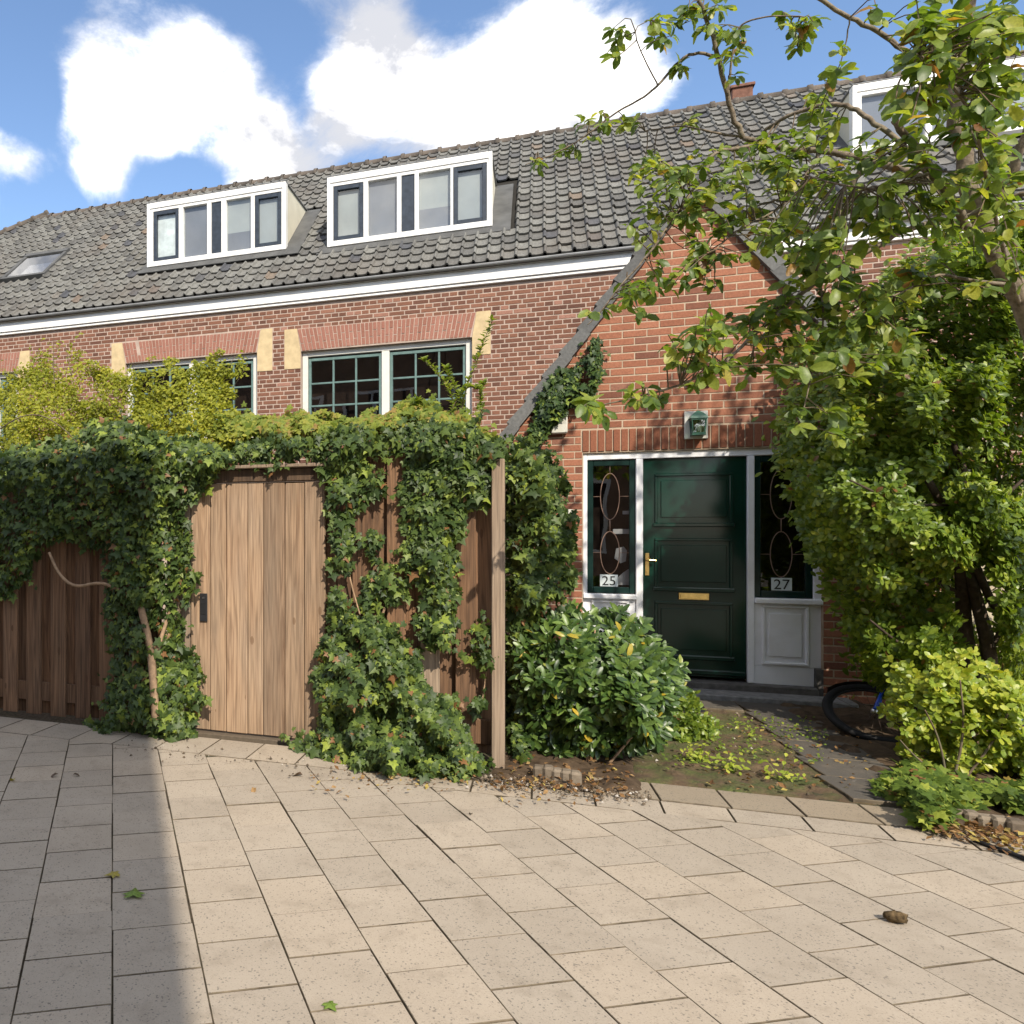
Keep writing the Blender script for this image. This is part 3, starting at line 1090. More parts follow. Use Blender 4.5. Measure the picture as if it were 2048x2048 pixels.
def window(a, b, z0, z1, parent):
    fr = MB()
    f = .085
    y0, y1 = YF + .055, YF + .16
    fr.box(a + .004, a + f, y0, y1, z0, z1, .006).box(b - f, b - .004, y0, y1, z0, z1, .006)
    fr.box(a + f, b - f, y0 + .002, y1, z1 - .075, z1, .006).box(a + f, b - f, y0 + .002, y1, z0, z0 + .06, .006)
    mid = (a + b) / 2 + .02
    fr.box(mid - .055, mid + .055, y0 + .004, y1, z0 + .06, z1 - .075, .006)
    w = fr.build('window', 'frame_white', parent)
    MB().box(a - .03, b + .03, YF - .05, YF + .06, z0 - .055, z0 - .005, .006).build('sill', 'gable_brick', w)
    for (p, q) in ((a + f, mid - .055), (mid + .055, b - f)):
        s = MB()
        ys0, ys1 = YF + .085, YF + .135
        e = .042
        zb, zt = z0 + .06, z1 - .095
        s.box(p + .003, p + e, ys0, ys1, zb, zt, .004).box(q - e, q - .003, ys0, ys1, zb, zt, .004)
        s.box(p + e, q - e, ys0 + .001, ys1, zb, zb + e, .004).box(p + e, q - e, ys0 + .001, ys1, zt - e, zt, .004)
        s.build('sash', 'teal', w)
        iw, ih = (q - p - 2 * e), (zt - zb - 2 * e)
        bars_z = [zb + e + ih * k / 3 for k in (1, 2)]
        bars_x = [p + e + iw * k / 3 for k in (1, 2)]
        for bx in bars_x:
            MB().box(bx - .013, bx + .013, ys0 + .006, ys1 - .004, zb + e, zt - e, .003).build('glazing_bar', 'teal', w)
        for bz in bars_z:
            MB().box(p + e, q - e, ys0 + .008, ys1 - .006, bz - .013, bz + .013, .003).build('glazing_bar', 'teal', w)
        ex = [p + e] + bars_x + [q - e]
        ez = [zb + e] + bars_z + [zt - e]
        for i in range(3):
            for j in range(3):
                tl = rng.normal(0, .0025)
                MB().add([(ex[i], YF + .11 - tl, ez[j]), (ex[i + 1], YF + .11 + tl, ez[j]), (ex[i + 1], YF + .11 + tl, ez[j + 1]), (ex[i], YF + .11 - tl, ez[j + 1])], [(0, 1, 2, 3)]).build('pane', 'glass_dark', w)
    MB().box(a, b, YF + .5, YF + .53, z0, z1).box(a - .02, a, YF + .17, YF + .5, z0, z1).box(b, b + .02, YF + .17, YF + .5, z0, z1).box(a, b, YF + .17, YF + .5, z0 - .02, z0).box(a, b, YF + .17, YF + .5, z1, z1 + .02).build('room_lining', 'room', w)
    return w


for (a, b, z0, z1) in wins:
    window(a, b, z0, z1, house)
    arch(a, b, z1, house)
    zt = z1 + .335
    MB().prism([(a - .25, 3.935), (a - .004, 3.935), (a - .004, z1), (a - .06, zt), (a - .25, zt)], YF - .012, YF + .1).build('corner_stone', 'sandstone', house)
    MB().prism([(b + .004, 3.935), (b + .24, 3.935), (b + .24, zt), (b + .06, zt), (b + .004, z1)], YF - .012, YF + .1).build('corner_stone', 'sandstone', house)

# fascia and gutter
MB().box(-14.5, 9, YF - .062, YF + .1, 4.905, 5.062, .004).build('fascia', 'white_paint', house)
MB().box(-14.5, 9, YF - .05, YF + .05, 4.865, 4.901, .006).box(-14.5, 9, YF - .070, YF - .0635, 4.912, 4.922, .002).box(-14.5, 9, YF - .074, YF + .1, 5.066, 5.085, .004).build('fascia_moulding', 'white_paint', house)
MB().tube([(-14.5, YF - .078, 5.118), (9, YF - .078, 5.118)], .020, 8).box(-14.5, 9, YF - .075, YF - .0, 5.089, 5.137).build('gutter', 'zinc', house)

# roof
PIT = radians(42)
E0 = np.array([0, 10.57, 5.10])
RX, RY, RZ = np.array([1., 0, 0]), np.array([0, cos(PIT), sin(PIT)]), np.array([0, -sin(PIT), cos(PIT)])
SL = 5.10
RID = E0 + RY * SL


def roof_y(z):
    return E0[1] + (z - E0[2]) / tan(PIT)


ru = MB()
hx = lambda v: -10.42 - (SL - v) * .92
ru.add([(hx(0), E0[1], E0[2] - .03), (9, E0[1], E0[2] - .03), (9, RID[1], RID[2] - .03), (hx(SL), RID[1], RID[2] - .03)], [(0, 1, 2, 3)])
ru.add([(9, RID[1], RID[2] - .03), (hx(SL), RID[1], RID[2] - .03), (hx(0), 2 * RID[1] - E0[1], E0[2] - .03), (9, 2 * RID[1] - E0[1], E0[2] - .03)], [(0, 1, 2, 3)])
roof = ru.build('roof', 'underlay', house, (-4, 11, 5))

tw, tg = .1772, .25
prof = []
for t in np.linspace(0, .3, 5):
    prof.append((t * tw, .034 * sin(pi * t / .3) ** .8 if 0 < t < .3 else .0))
for t in np.linspace(.45, 1.04, 4):
    prof.append((t * tw, .004 - .010 * sin(pi * (t - .3) / .74)))
TV, TF = [], []
npf = len(prof)
for (yy, dz) in ((tg * 1.12, -.004), (0, .026), (0.004, .0)):
    for (xx, zz) in prof:
        TV.append((xx, yy, zz + dz))
for r_ in range(2):
    for i in range(npf - 1):
        TF.append((r_ * npf + i, (r_ + 1) * npf + i, (r_ + 1) * npf + i + 1, r_ * npf + i + 1))

D1 = dict(x0=-6.25, x1=-3.78, z0=6.03, z1=7.11, y=11.56)
D2 = dict(x0=-3.07, x1=-.64, z0=5.925, z1=7.0, y=11.44)
D3 = dict(x0=3.83, x1=6.4, z0=6.5, z1=7.40, y=12.12)
zones = []
for D in (D1, D2, D3):
    v0 = (D['y'] - E0[1]) / cos(PIT) - .16
    v1 = (roof_y(D['z1']) - E0[1]) / cos(PIT) + .05
    zones.append((D['x0'] - .10, D['x1'] + .26, v0, v1))
zones.append((-9.46, -8.42, 1.60, 2.78))
tms = []
for r_ in range(int(SL / tg) + 1):
    for c_ in range(-80, 45):
        x0_ = c_ * tw + .028
        v = .055 + r_ * tg
        if x0_ < hx(v) or v > SL - .12 or x0_ > 6.8:
            continue
        xm, vm_ = x0_ + tw / 2, v + tg * .5
        if any(a < xm < b and p < vm_ + .03 and v + .03 < q for (a, b, p, q) in zones):
            continue
        rot = rng.normal(0, .010)
        p = E0 + RX * (x0_ + rng.normal(0, .003)) + RY * (v + rng.normal(0, .005)) + RZ * (.004 + rng.normal(0, .0025))
        m = np.eye(4)
        cx_, sx_ = cos(rot), sin(rot)
        tilt = rng.normal(0, .012)
        m[:3, 0] = RX * cx_ + RY * sx_
        m[:3, 1] = RY * cx_ - RX * sx_ + RZ * tilt
        m[:3, 2] = RZ - RY * tilt
        m[:3, 3] = p
        tms.append(m)
split_pieces('roof_tile', 'roof_tile_field', TV, TF, tms, [1.] * len(tms), 'tile', roof, 300, cell=4)

# ridge tiles
RT = MB()
rl = .335
for k, (xx, rr) in enumerate(((0, .085), (rl * .82, .078), (rl * .83, .098), (rl * 1.0, .10))):
    pass
ringsx = [(0, .082), (rl * .80, .080), (rl * .81, .102), (rl, .104)]
vs, fs = [], []
for (xx, rr) in ringsx:
    for k in range(9):
        a = pi * (-.08 + 1.16 * k / 8)
        vs.append((xx, -rr * cos(a) * 1.05, rr * sin(a)))
for i in range(3):
    for k in range(8):
        fs.append((i * 9 + k, (i + 1) * 9 + k, (i + 1) * 9 + k + 1, i * 9 + k + 1))
rme = tmpl_mesh('ridge_tile', vs, fs, 'ridge', True)
rms = []
x = -10.4
while x < 7:
    m = np.eye(4)
    th = rng.normal(0, .012)
    m[0, 0], m[2, 0], m[0, 2], m[2, 2] = cos(th), sin(th), -sin(th), cos(th)
    m[:3, 3] = (x, RID[1], RID[2] - .035 + .012 * (vnoise(x * .8, 3.) - .5) + rng.normal(0, .004))
    rms.append(m)
    x += rl
singles('ridge_tile', rme, rms, roof)
hm = []
for k in range(10):
    v = SL - .1 - k * .33 / 1.36
    p = np.array([hx(v), (E0 + RY * v)[1], (E0 + RY * v)[2] + .01])
    d = norm(np.array([[.92, -0.0, 0]]))[0]
    dirv = norm((np.array([hx(SL), *(E0 + RY * SL)[1:]]) - np.array([hx(0), *E0[1:]]))[None])[0]
    yv = norm(np.cross(np.array([0, 0, 1.]), dirv)[None])[0]
    m = np.eye(4)
    m[:3, 0], m[:3, 1], m[:3, 2] = dirv, yv, np.cross(dirv, yv)
    m[:3, 3] = p
    hm.append(m)
singles('ridge_tile', rme, hm, roof)

# skylight
sk = MB()


def rp(x, v, h=0.):
    return E0 + RX * x + RY * v + RZ * h


def roof_box(m, x0, x1, v0, v1, h0, h1, mi=0):
    vs = [rp(x, v, h) for x in (x0, x1) for v in (v0, v1) for h in (h0, h1)]
    return m.add(vs, [(0, 1, 3, 2), (4, 6, 7, 5), (0, 4, 5, 1), (2, 3, 7, 6), (0, 2, 6, 4), (1, 5, 7, 3)], mi)


sx0, sx1, sv0, sv1 = -9.42, -8.44, 1.62, 2.72
roof_box(sk, sx0, sx1, sv0, sv0 + .07, -.02, .075)
roof_box(sk, sx0, sx1, sv1 - .12, sv1, -.02, .085)
roof_box(sk, sx0, sx0 + .07, sv0 + .07, sv1 - .12, -.02, .075)
roof_box(sk, sx1 - .07, sx1, sv0 + .07, sv1 - .12, -.02, .075)
skl = sk.build('skylight', 'lead', house)
MB().add([rp(sx0 + .07, sv0 + .07, .06), rp(sx1 - .07, sv0 + .07, .06), rp(sx1 - .07, sv1 - .12, .06), rp(sx0 + .07, sv1 - .12, .06)], [(0, 1, 2, 3)]).build('pane', 'glass_dark', skl)
sky_lin = MB()
roof_box(sky_lin, sx0 + .05, sx1 - .05, sv0 + .05, sv1 - .1, -.018, -.01)
sky_lin.build('blind', 'room', skl)
M['sky_glass'] = glass_mat('sky_glass', 9.0, (.8, .85, .9))
skl.children[0].data.materials[0] = M['sky_glass']

# chimney
MB().box(3.0, 3.30, 14.75, 15.05, 8.2, 9.0, .01).box(2.97, 3.33, 14.72, 15.08, 8.93, 8.985, .01).build('chimney', 'chimney_brick', house)


def dormer(D, parts):
    x0, x1, z0, z1, y = D['x0'], D['x1'], D['z0'], D['z1'], D['y']
    yr = roof_y(z1)
    b = MB()
    n = 4
    # cheeks and top as a closed body behind the window front
    pr = [(y + .10, z0 + .02), (y + .10, z1 - .01), (yr + .05, z1 - .01)]
    vs = [(x0 + .02, p[0], p[1]) for p in pr] + [(x1 - .02, p[0], p[1]) for p in pr]
    b.add(vs, [(0, 1, 2), (5, 4, 3), (0, 3, 4, 1), (1, 4, 5, 2), (2, 5, 3, 0)])
    body = b.build('dormer', 'cream', house)
    MB().box(x0 - .004, x1 + .004, y - .006, yr + .06, z1 + .002, z1 + .014, .003).build('roof_edge', 'zinc', body)
    f = MB()
    f.box(x0, x0 + .05, y, y + .12, z0, z1, .006).box(x1 - .05, x1, y, y + .12, z0, z1, .006)
    f.box(x0 + .05, x1 - .05, y - .002, y + .12, z1 - .10, z1, .006).box(x0 + .05, x1 - .05, y - .004, y + .12, z0, z0 + .085, .006)
    f.box(x0 + .05, x1 - .05, y + .012, y + .1, z1 - .15, z1 - .10, .004)
    zt, zb = z1 - .15, z0 + .085
    xa = x0 + .05
    W = x1 - x0 - .1
    for (kind, u0, u1) in parts:
        p, q = xa + W * u0, xa + W * u1
        if kind == 'm':
            f.box(p, q, y + .004, y + .1, zb, zt, .005)
    f.build('frame', 'white_paint', body)
    for (kind, u0, u1) in parts:
        p, q = xa + W * u0 + .003, xa + W * u1 - .003
        if kind in ('c', 'cc'):
            e = .062
            s = MB().box(p, p + e, y + .016, y + .075, zb + .006, zt - .004, .005).box(q - e, q, y + .016, y + .075, zb + .006, zt - .004, .005)
            s.box(p + e, q - e, y + .018, y + .075, zb + .006, zb + .006 + e, .005).box(p + e, q - e, y + .018, y + .075, zt - e - .004, zt - .004, .005)
            s.build('casement', 'navy', body)
            MB().add([(p + e, y + .045, zb + e), (q - e, y + .045, zb + e), (q - e, y + .049, zt - e), (p + e, y + .049, zt - e)], [(0, 1, 2, 3)]).build('pane', 'glass', body)
            MB().box(p + .02, q - .02, y + .084, y + .096, zb, zt).build('curtain' if kind == 'cc' else 'blind', 'curtain' if kind == 'cc' else 'blind_mid', body)
        elif kind == 'p':
            MB().add([(p, y + .05, zb), (q, y + .05, zb), (q, y + .053, zt), (p, y + .053, zt)], [(0, 1, 2, 3)]).build('pane', 'glass', body)
            MB().box(p, q, y + .084, y + .096, zb, zb + (zt - zb) * .38).build('blind', 'blind_grey', body)
            MB().box(p, q, y + .086, y + .098, zb + (zt - zb) * .38, zt).build('blind', 'blind_mid' if u0 > .5 else 'blind_grey', body)
        elif kind == 'n':
            MB().box(p - .002, q + .002, y + .03, y + .07, zb, zt, .003).build('panel', 'navy', body)
    # lead flashing on the roof round the front and along the cheek
    fl = MB()
    v0 = (y - E0[1]) / cos(PIT)
    v1 = (yr - E0[1]) / cos(PIT)
    roof_box(fl, x0 - .14, x1 + .25, v0 - .16, v0 + .12, .0, .018)
    roof_box(fl, x1 - .03, x1 + .25, v0 + .12, v1 - .02, .0, .018)
    roof_box(fl, x0 - .10, x0 + .03, v0 + .12, v1 - .02, .0, .016)
    fl.build('flashing', 'lead', body)
    return body


W1 = D1['x1'] - D1['x0'] - .1


def fr1(D, lst):
    W = D['x1'] - D['x0'] - .1
    return [(k, (a - D['x0'] - .05) / W, (b - D['x0'] - .05) / W) for k, a, b in lst]


dormer(D1, fr1(D1, [('m', -6.20, -6.135), ('cc', -6.135, -5.655), ('m', -5.655, -5.575), ('p', -5.575, -5.14), ('m', -5.14, -5.065), ('n', -5.065, -4.885), ('m', -4.885, -4.80), ('p', -4.80, -4.37), ('m', -4.37, -4.305), ('c', -4.305, -3.85), ('m', -3.85, -3.83)]))
dormer(D2, fr1(D2, [('m', -3.02, -2.975), ('c', -2.975, -2.505), ('m', -2.505, -2.435), ('p', -2.435, -2.0), ('m', -2.0, -1.935), ('n', -1.935, -1.74), ('m', -1.74, -1.68), ('p', -1.68, -1.223), ('m', -1.223, -1.185), ('c', -1.185, -.715), ('m', -.715, -.69)]))
dormer(D3, fr1(D3, [('m', 3.88, 3.93), ('p', 3.93, 4.6), ('m', 4.6, 4.67), ('p', 4.67, 5.3), ('m', 5.3, 5.37), ('p', 5.37, 6.35)]))

# ------------------------------------------------------------------ gabled entrance
ent = thing('gabled_entrance', (1.42, YG, 0), 'orange brick gabled entrance with dark green door between two narrow side windows', 'house')
AX, AZ, SLP = 1.42, 5.0, tan(radians(53.7))
XL, XR = -.52, 3.36
DX0, DX1, DZT = .41, 2.455, 2.372


def gz(x):
    return AZ - abs(x - AX) * SLP


gw = MB()
gw.prism([(XL, 0), (DX0, 0), (DX0, gz(DX0)), (XL, gz(XL))], YG - .0025, YG + .3)
gw.prism([(DX1, 0), (XR, 0), (XR, gz(XR)), (DX1, gz(DX1))], YG - .0025, YG + .3)
gw.prism([(DX0, DZT), (DX1, DZT), (DX1, gz(DX1)), (AX, AZ), (DX0, gz(DX0))], YG - .0025, YG + .3)
gw.box(XL, XL + .2, YG + .3, YF, 0, gz(XL)).box(XR - .2, XR, YG + .3, YF, 0, gz(XR))
gwall = gw.build('wall', 'mortar_gable', ent, (AX, YG, 0))
LZ0, LZ1 = 2.385, 2.605


def blocked_g(z):
    hw = (AZ - z) / SLP - .01
    b = [(-9, AX - hw), (AX + hw, 9)]
    if z < DZT:
        b.append((DX0 - .003, DX1 + .003))
    elif z < LZ1:
        b.append((.395, 2.47))
    return b


gb = lay(XL, XR, .0, 5.0, .221, CG, .011, 'stretch', blocked_g)
gbr = [(x_, z_, l_) for x_, z_, l_ in gb]
brick_wall(gbr, YG, CG - .012, 'gable_brick', gwall, 300)
# soldier course over the door
sold = MB().box(.40, 2.465, YG + .004, YG + .1, DZT + .002, LZ1 + .004).build('lintel', 'mortar_gable', ent)
x = .40
while x < 2.44:
    MB().box(x + .006, x + .0655, YG - .012 + rng.normal(0, .0015), YG + .03, LZ0 + rng.normal(0, .001), LZ1 - .004, .003).build('brick', 'lintel_brick', sold)
    x += .0717
MB().box(1.34, 1.55, YG - .045, YG + .02, 2.99, 3.06, .006).build('vent_brick', 'gable_brick', ent)

# verge tiles, stepped along both slopes
M['zinc_tile'] = pieces('zinc_tile', [(0, (.085, .085, .085)), (1, (.15, .15, .145))], rough=.75, grain=35, gvar=.3)
for sg in (-1, 1):
    dx, dz = cos(radians(53.7)), sin(radians(53.7))
    L = (AX - XL + .12) / dx
    n = int(L / .285)
    for k in range(n + 1):
        sA, sB = k * .285, k * .285 + .31         # distance down from the apex
        q = []
        for (s_, h_) in ((sB, -.075), (sA, -.088), (sA, .022), (sB, .056)):
            X_ = -(s_ * dx) - h_ * dz
            Z_ = AZ - s_ * dz + h_ * dx
            q.append((AX + X_ * (1 if sg < 0 else -1), Z_))
        if sg > 0:
            q = q[::-1]
        yj = rng.normal(0, .002) - .0015 * (k % 2)
        MB().prism(q, YG - .065 + yj, YG + .15).build('verge_tile', 'zinc_tile', ent)
# roof slopes running back to the long house
rf = MB()
for sg in (-1, 1):
    xe = AX + sg * (AX - XL + .1)
    ze = AZ - (AX - XL + .1) * SLP
    rf.add([(AX, YG + .15, AZ + .02), (xe, YG + .15, ze + .02), (xe, YF - .16, ze + .02), (AX, YF - .16, AZ + .02), (AX, YG + .15, AZ - .05), (xe, YG + .15, ze - .05), (xe, YF - .16, ze - .05), (AX, YF - .16, AZ - .05)],
           [(0, 1, 2, 3), (4, 7, 6, 5), (0, 4, 5, 1), (2, 6, 7, 3), (1, 5, 6, 2)])
rf.build('roof', 'zinc_tile', ent)
MB().tube([(AX, YG - .06, AZ + .03), (AX, YF - .17, AZ + .03)], .08, 8).build('ridge', 'zinc_tile', ent)

# door frame
df = MB()
y0, y1 = YG + .02, YG + .14
df.box(DX0, .452, y0, y1, .93, DZT, .005).box(.898, .962, y0 - .006, y1, .13, 2.30, .006).box(1.86, 1.918, y0 - .006, y1, .13, 2.30, .006).box(2.392, DX1, y0, y1, .93, DZT, .005)
df.box(.452, 2.392, y0 + .002, y1, 2.302, DZT, .005)
df.build('door_frame', 'door_white', ent)
for (a, b) in ((DX0, .897), (1.919, DX1)):
    ap = MB().box(a, b, y0 + .012, y1, .30, .892, .004)
    if a > 1:
        ap.box(a, b - .055, y0 + .012, y1, .125, .299, .003)
    else:
        ap.box(a, b, y0 + .012, y1, .125, .299, .003)
    apo = ap.build('apron_panel', 'door_white', ent)
    pa, pb = (a + .06, b - .10) if a > 1 else (a + .08, b - .06)
    mo = MB()
    for (u0, u1, w0, w1) in ((pa, pb, .855, .88), (pa, pb, .315, .34), (pa, pa + .025, .34, .855), (pb - .025, pb, .34, .855)):
        mo.box(u0, u1, y0 - .008, y0 + .014, w0, w1, .008)
    mo.build('moulding', 'door_white', apo)
    MB().box(pa + .055, pb - .055, y0 + .0, y0 + .014, .395, .80, .012).build('panel_field', 'door_white', apo)
    MB().box(a - .0, b + .004, y0 - .035, y1, .893, .945, .008).build('window_sill', 'door_white', apo)
MB().box(2.402, 2.462, YG - .01, YG + .12, .0, .298, .004).build('plinth_block', 'stone_sill', ent)


def text_mesh(m, s, size, x, y, z, mi):
    cu = bpy.data.curves.new('t', 'FONT')
    cu.body = s
    cu.size = size
    cu.align_x = 'CENTER'
    cu.extrude = .0008
    cu.resolution_u = 3
    ob = bpy.data.objects.new('t', cu)
    COL.objects.link(ob)
    dg = bpy.context.evaluated_depsgraph_get()
    me = bpy.data.meshes.new_from_object(ob.evaluated_get(dg))
    vs = [(v.co.x + x, y - v.co.z, v.co.y + z) for v in me.vertices]
    m.add(vs, [tuple(p.vertices) for p in me.polygons], mi)
    bpy.data.objects.remove(ob)
    bpy.data.curves.remove(cu)
    bpy.data.meshes.remove(me)


for (a, b, num, px0) in ((.453, .897, '25', .655), (1.919, 2.391, '27', 2.145)):
    e = .055
    s = MB().box(a, a + e, y0 + .02, y0 + .085, .95, 2.298, .005).box(b - e, b, y0 + .02, y0 + .085, .95, 2.298, .005)
    s.box(a + e, b - e, y0 + .022, y0 + .085, .95, 1.012, .005).box(a + e, b - e, y0 + .022, y0 + .085, 2.24, 2.298, .005)
    w = s.build('side_window', 'sash_green', ent)
    MB().add([(a + e, y0 + .05, 1.01), (b - e, y0 + .05, 1.01), (b - e, y0 + .052, 2.242), (a + e, y0 + .052, 2.242)], [(0, 1, 2, 3)]).build('pane', 'glass_dark', w)
    cx_ = (a + b) / 2 - .01
    ld = MB()
    for (zc, rz) in ((1.93, .235), (1.36, .215)):
        pts = [(cx_ + .088 * cos(t), y0 + .043, zc + rz * sin(t)) for t in np.linspace(0, 2 * pi, 28, endpoint=False)]
        ld.tube(pts, .0042, 5, closed=True)
        ld.tube([(a + e, y0 + .043, zc), (cx_ - .088, y0 + .043, zc)], .0028, 5).tube([(cx_ + .088, y0 + .043, zc), (b - e, y0 + .043, zc)], .0028, 5)
    ld.tube([(cx_, y0 + .043, 2.24), (cx_, y0 + .043, 2.165)], .0045, 5).tube([(cx_, y0 + .043, 1.695), (cx_, y0 + .043, 1.575)], .0045, 5).tube([(cx_, y0 + .043, 1.145), (cx_, y0 + .043, 1.01)], .0045, 5)
    ld.build('leaded_oval', 'copper_lead', w, smooth=True)
    nb = MB().box(px0 - .083, px0 + .083, y0 + .026, y0 + .032, 1.017, 1.137, .001)
    text_mesh(nb, num, .135, px0, y0 + .0245, 1.03, 1)
    nb.build('number_plate', ['plate', 'ink'], w)
    MB().box(a, b, y0 + .45, y0 + .47, .95, 2.3).box(a - .01, a, y0 + .09, y0 + .45, .95, 2.3).box(b, b + .01, y0 + .09, y0 + .45, .95, 2.3).box(a, b, y0 + .09, y0 + .45, .93, .95).box(a, b, y0 + .09, y0 + .45, 2.3, 2.32).build('room_lining', 'room', w)
    if num == '25':
        pw = MB()  # flat pale shapes set behind the pane, no particular object
        pw.prism([(.70, 1.03), (.85, 1.03), (.855, 1.20), (.80, 1.16), (.74, 1.10)], y0 + .12, y0 + .13)
        pw.prism([(.715, 1.30), (.73, 1.40), (.80, 1.42), (.83, 1.38), (.82, 1.27), (.77, 1.25), (.74, 1.28)], y0 + .13, y0 + .14)
        pw.box(.70, .85, y0 + .12, y0 + .13, 1.55, 1.60).box(.79, .845, y0 + .12, y0 + .13, 1.75, 1.785).build('pale_shapes', 'pale_matte', w)

# door
yd = YG + .055
dr = MB().box(.966, 1.856, yd, yd + .05, .155, 2.298, .004)
door = dr.build('door', 'door_green', ent)
for (z0, z1) in ((1.63, 2.15), (.995, 1.51), (.33, .885)):
    mo = MB()
    a, b = 1.07, 1.745
    mo.box(a, b, yd - .018, yd + .005, z1 - .028, z1, .009).box(a - .015, b + .015, yd - .026, yd + .005, z0 - .01, z0 + .03, .012)
    mo.box(a, a + .028, yd - .018, yd + .005, z0 + .03, z1 - .028, .009).box(b - .028, b, yd - .018, yd + .005, z0 + .03, z1 - .028, .009)
    mo.build('moulding', 'door_green', door)
    MB().box(a + .055, b - .055, yd - .012, yd + .004, z0 + .085, z1 - .07, .011).build('raised_panel', 'door_green', door)
MB().box(.975, 1.85, yd - .03, yd + .004, .18, .225, .012).build('weather_bar', 'door_green', door)
MB().box(1.28, 1.545, yd - .018, yd + .002, .905, .975, .006).box(1.295, 1.53, yd - .026, yd - .016, .915, .957, .005).build('letterbox', 'brass', door)
hd = MB().box(.985, 1.022, yd - .012, yd + .001, 1.135, 1.36, .012)
hd.tube([(1.003, yd - .01, 1.29), (1.003, yd - .05, 1.29), (1.02, yd - .055, 1.29), (1.075, yd - .052, 1.287)], [.011, .011, .012, .011], 8)
hd.tube([(1.003, yd - .008, 1.175), (1.003, yd - .022, 1.175)], .012, 8)
hd.build('door_handle', 'brass', door, smooth=False)
# threshold and step
MB().box(.90, 2.40, YG - .10, YG + .15, .05, .128, .008).build('threshold', 'stone_sill', ent)
MB().box(.72, 2.62, YG - .36, YG - .085, -.05, .066, .01).build('doorstep', 'step_stone', ent)

# wall lantern
lan = thing('wall_lantern', (1.42, YG, 2.6), 'small green glazed lantern on a white square plate above the front door', 'lamp')
MB().box(1.318, 1.52, YG - .035, YG - .013, 2.475, 2.745, .004).build('back_plate', 'plastic_white', lan)
lx, ly = 1.425, YG - .095
MB().prism([(lx - .06, 2.50), (lx + .06, 2.50), (lx + .055, 2.525), (lx - .055, 2.525)], ly - .06, ly + .058).build('base', 'lantern_green', lan)
fm = MB()
for sx_ in (-1, 1):
    for sy_ in (-1, 1):
        fm.tube([(lx + sx_ * .05, ly + sy_ * .05, 2.525), (lx + sx_ * .06, ly + sy_ * .055, 2.655)], .007, 5)
fm.box(lx - .065, lx + .065, ly - .062, ly - .052, 2.645, 2.66).box(lx - .065, lx - .055, ly - .052, ly + .05, 2.645, 2.66).box(lx + .055, lx + .065, ly - .052, ly + .05, 2.645, 2.66)
fm.box(lx - .02, lx + .02, ly + .05, YG - .03, 2.56, 2.60)
fm.build('frame', 'lantern_green', lan)
cp = MB()
rings = [(.078, 2.66), (.066, 2.685), (.042, 2.71), (.022, 2.728), (.008, 2.74)]
vs = [(lx + sx_ * r_, ly + sy_ * r_ * .9, z_) for (r_, z_) in rings for (sx_, sy_) in ((-1, -1), (1, -1), (1, 1), (-1, 1))]
fs = [(i * 4 + k, i * 4 + (k + 1) % 4, (i + 1) * 4 + (k + 1) % 4, (i + 1) * 4 + k) for i in range(4) for k in range(4)] + [(16, 17, 18, 19), (3, 2, 1, 0)]
cp.add(vs, fs).build('cap', 'lantern_green', lan)
MB().box(lx - .05, lx + .05, ly - .05, ly - .048, 2.527, 2.645).box(lx - .052, lx - .05, ly - .045, ly + .045, 2.527, 2.645).box(lx + .05, lx + .052, ly - .045, ly + .045, 2.527, 2.645).build('glass', 'lamp_glass', lan)
MB().tube([(lx, ly, 2.53), (lx, ly, 2.56), (lx, ly, 2.60), (lx, ly, 2.63)], [.012, .022, .026, .012], 8).build('bulb', 'pale_matte', lan, smooth=True)
al = MB().box(.105, .262, YG - .075, YG - .012, 2.575, 2.79, .012)
for k in range(9):
    al.box(.115, .252, YG - .078, YG - .074, 2.68 + k * .011, 2.684 + k * .011)
alo = al.build('alarm_box', 'plastic_white', None)
tag(alo, 'white louvred alarm box on the brick left of the front door, below the slanting verge', 'alarm box')
bell = MB().box(.268, .318, YG - .03, YG - .01, 1.715, 1.80, .005).box(.28, .305, YG - .036, YG - .029, 1.745, 1.77, .003).build('doorbell', 'plastic_white', None)
tag(bell, 'small white doorbell on the brick pier left of the side window numbered 25', 'doorbell')

# grate in front of the step
gr = thing('door_grate', (1.2, 7.75, 0), 'dark metal boot grate set in the ground before the doorstep', 'grate')
MB().box(.92, 1.34, 7.58, 7.6, .0, .04).box(.92, 1.34, 7.98, 8.0, .0, .04).box(.92, .94, 7.6, 7.98, .0, .04).box(1.32, 1.34, 7.6, 7.98, .0, .04).build('frame', 'black_metal', gr)
for k in range(12):
    MB().box(.95 + k * .031, .958 + k * .031, 7.6, 7.98, .01, .038).build('bar', 'black_metal', gr)

# ------------------------------------------------------------------ garden wall at the far right
gwl = thing('garden_wall', (4.6, 8.75, 0), 'cream block garden wall seen through the stems of the big shrub', 'wall')
MB().box(3.42, 6.6, 8.76, 8.9, 0, 2.05).build('core', 'mortar_gable', gwl)
for r_ in range(7):
    for k in range(6):
        xx = 3.42 + k * .56 - (.28 if r_ % 2 else 0)
        xa, xb = max(xx, 3.42), min(xx + .55, 6.6)
        if xb - xa > .08:
            MB().box(xa + .006, xb - .004, 8.74 + rng.normal(0, .002), 8.8, r_ * .29 + .008, r_ * .29 + .282, .006).build('block', 'garden_block', gwl)

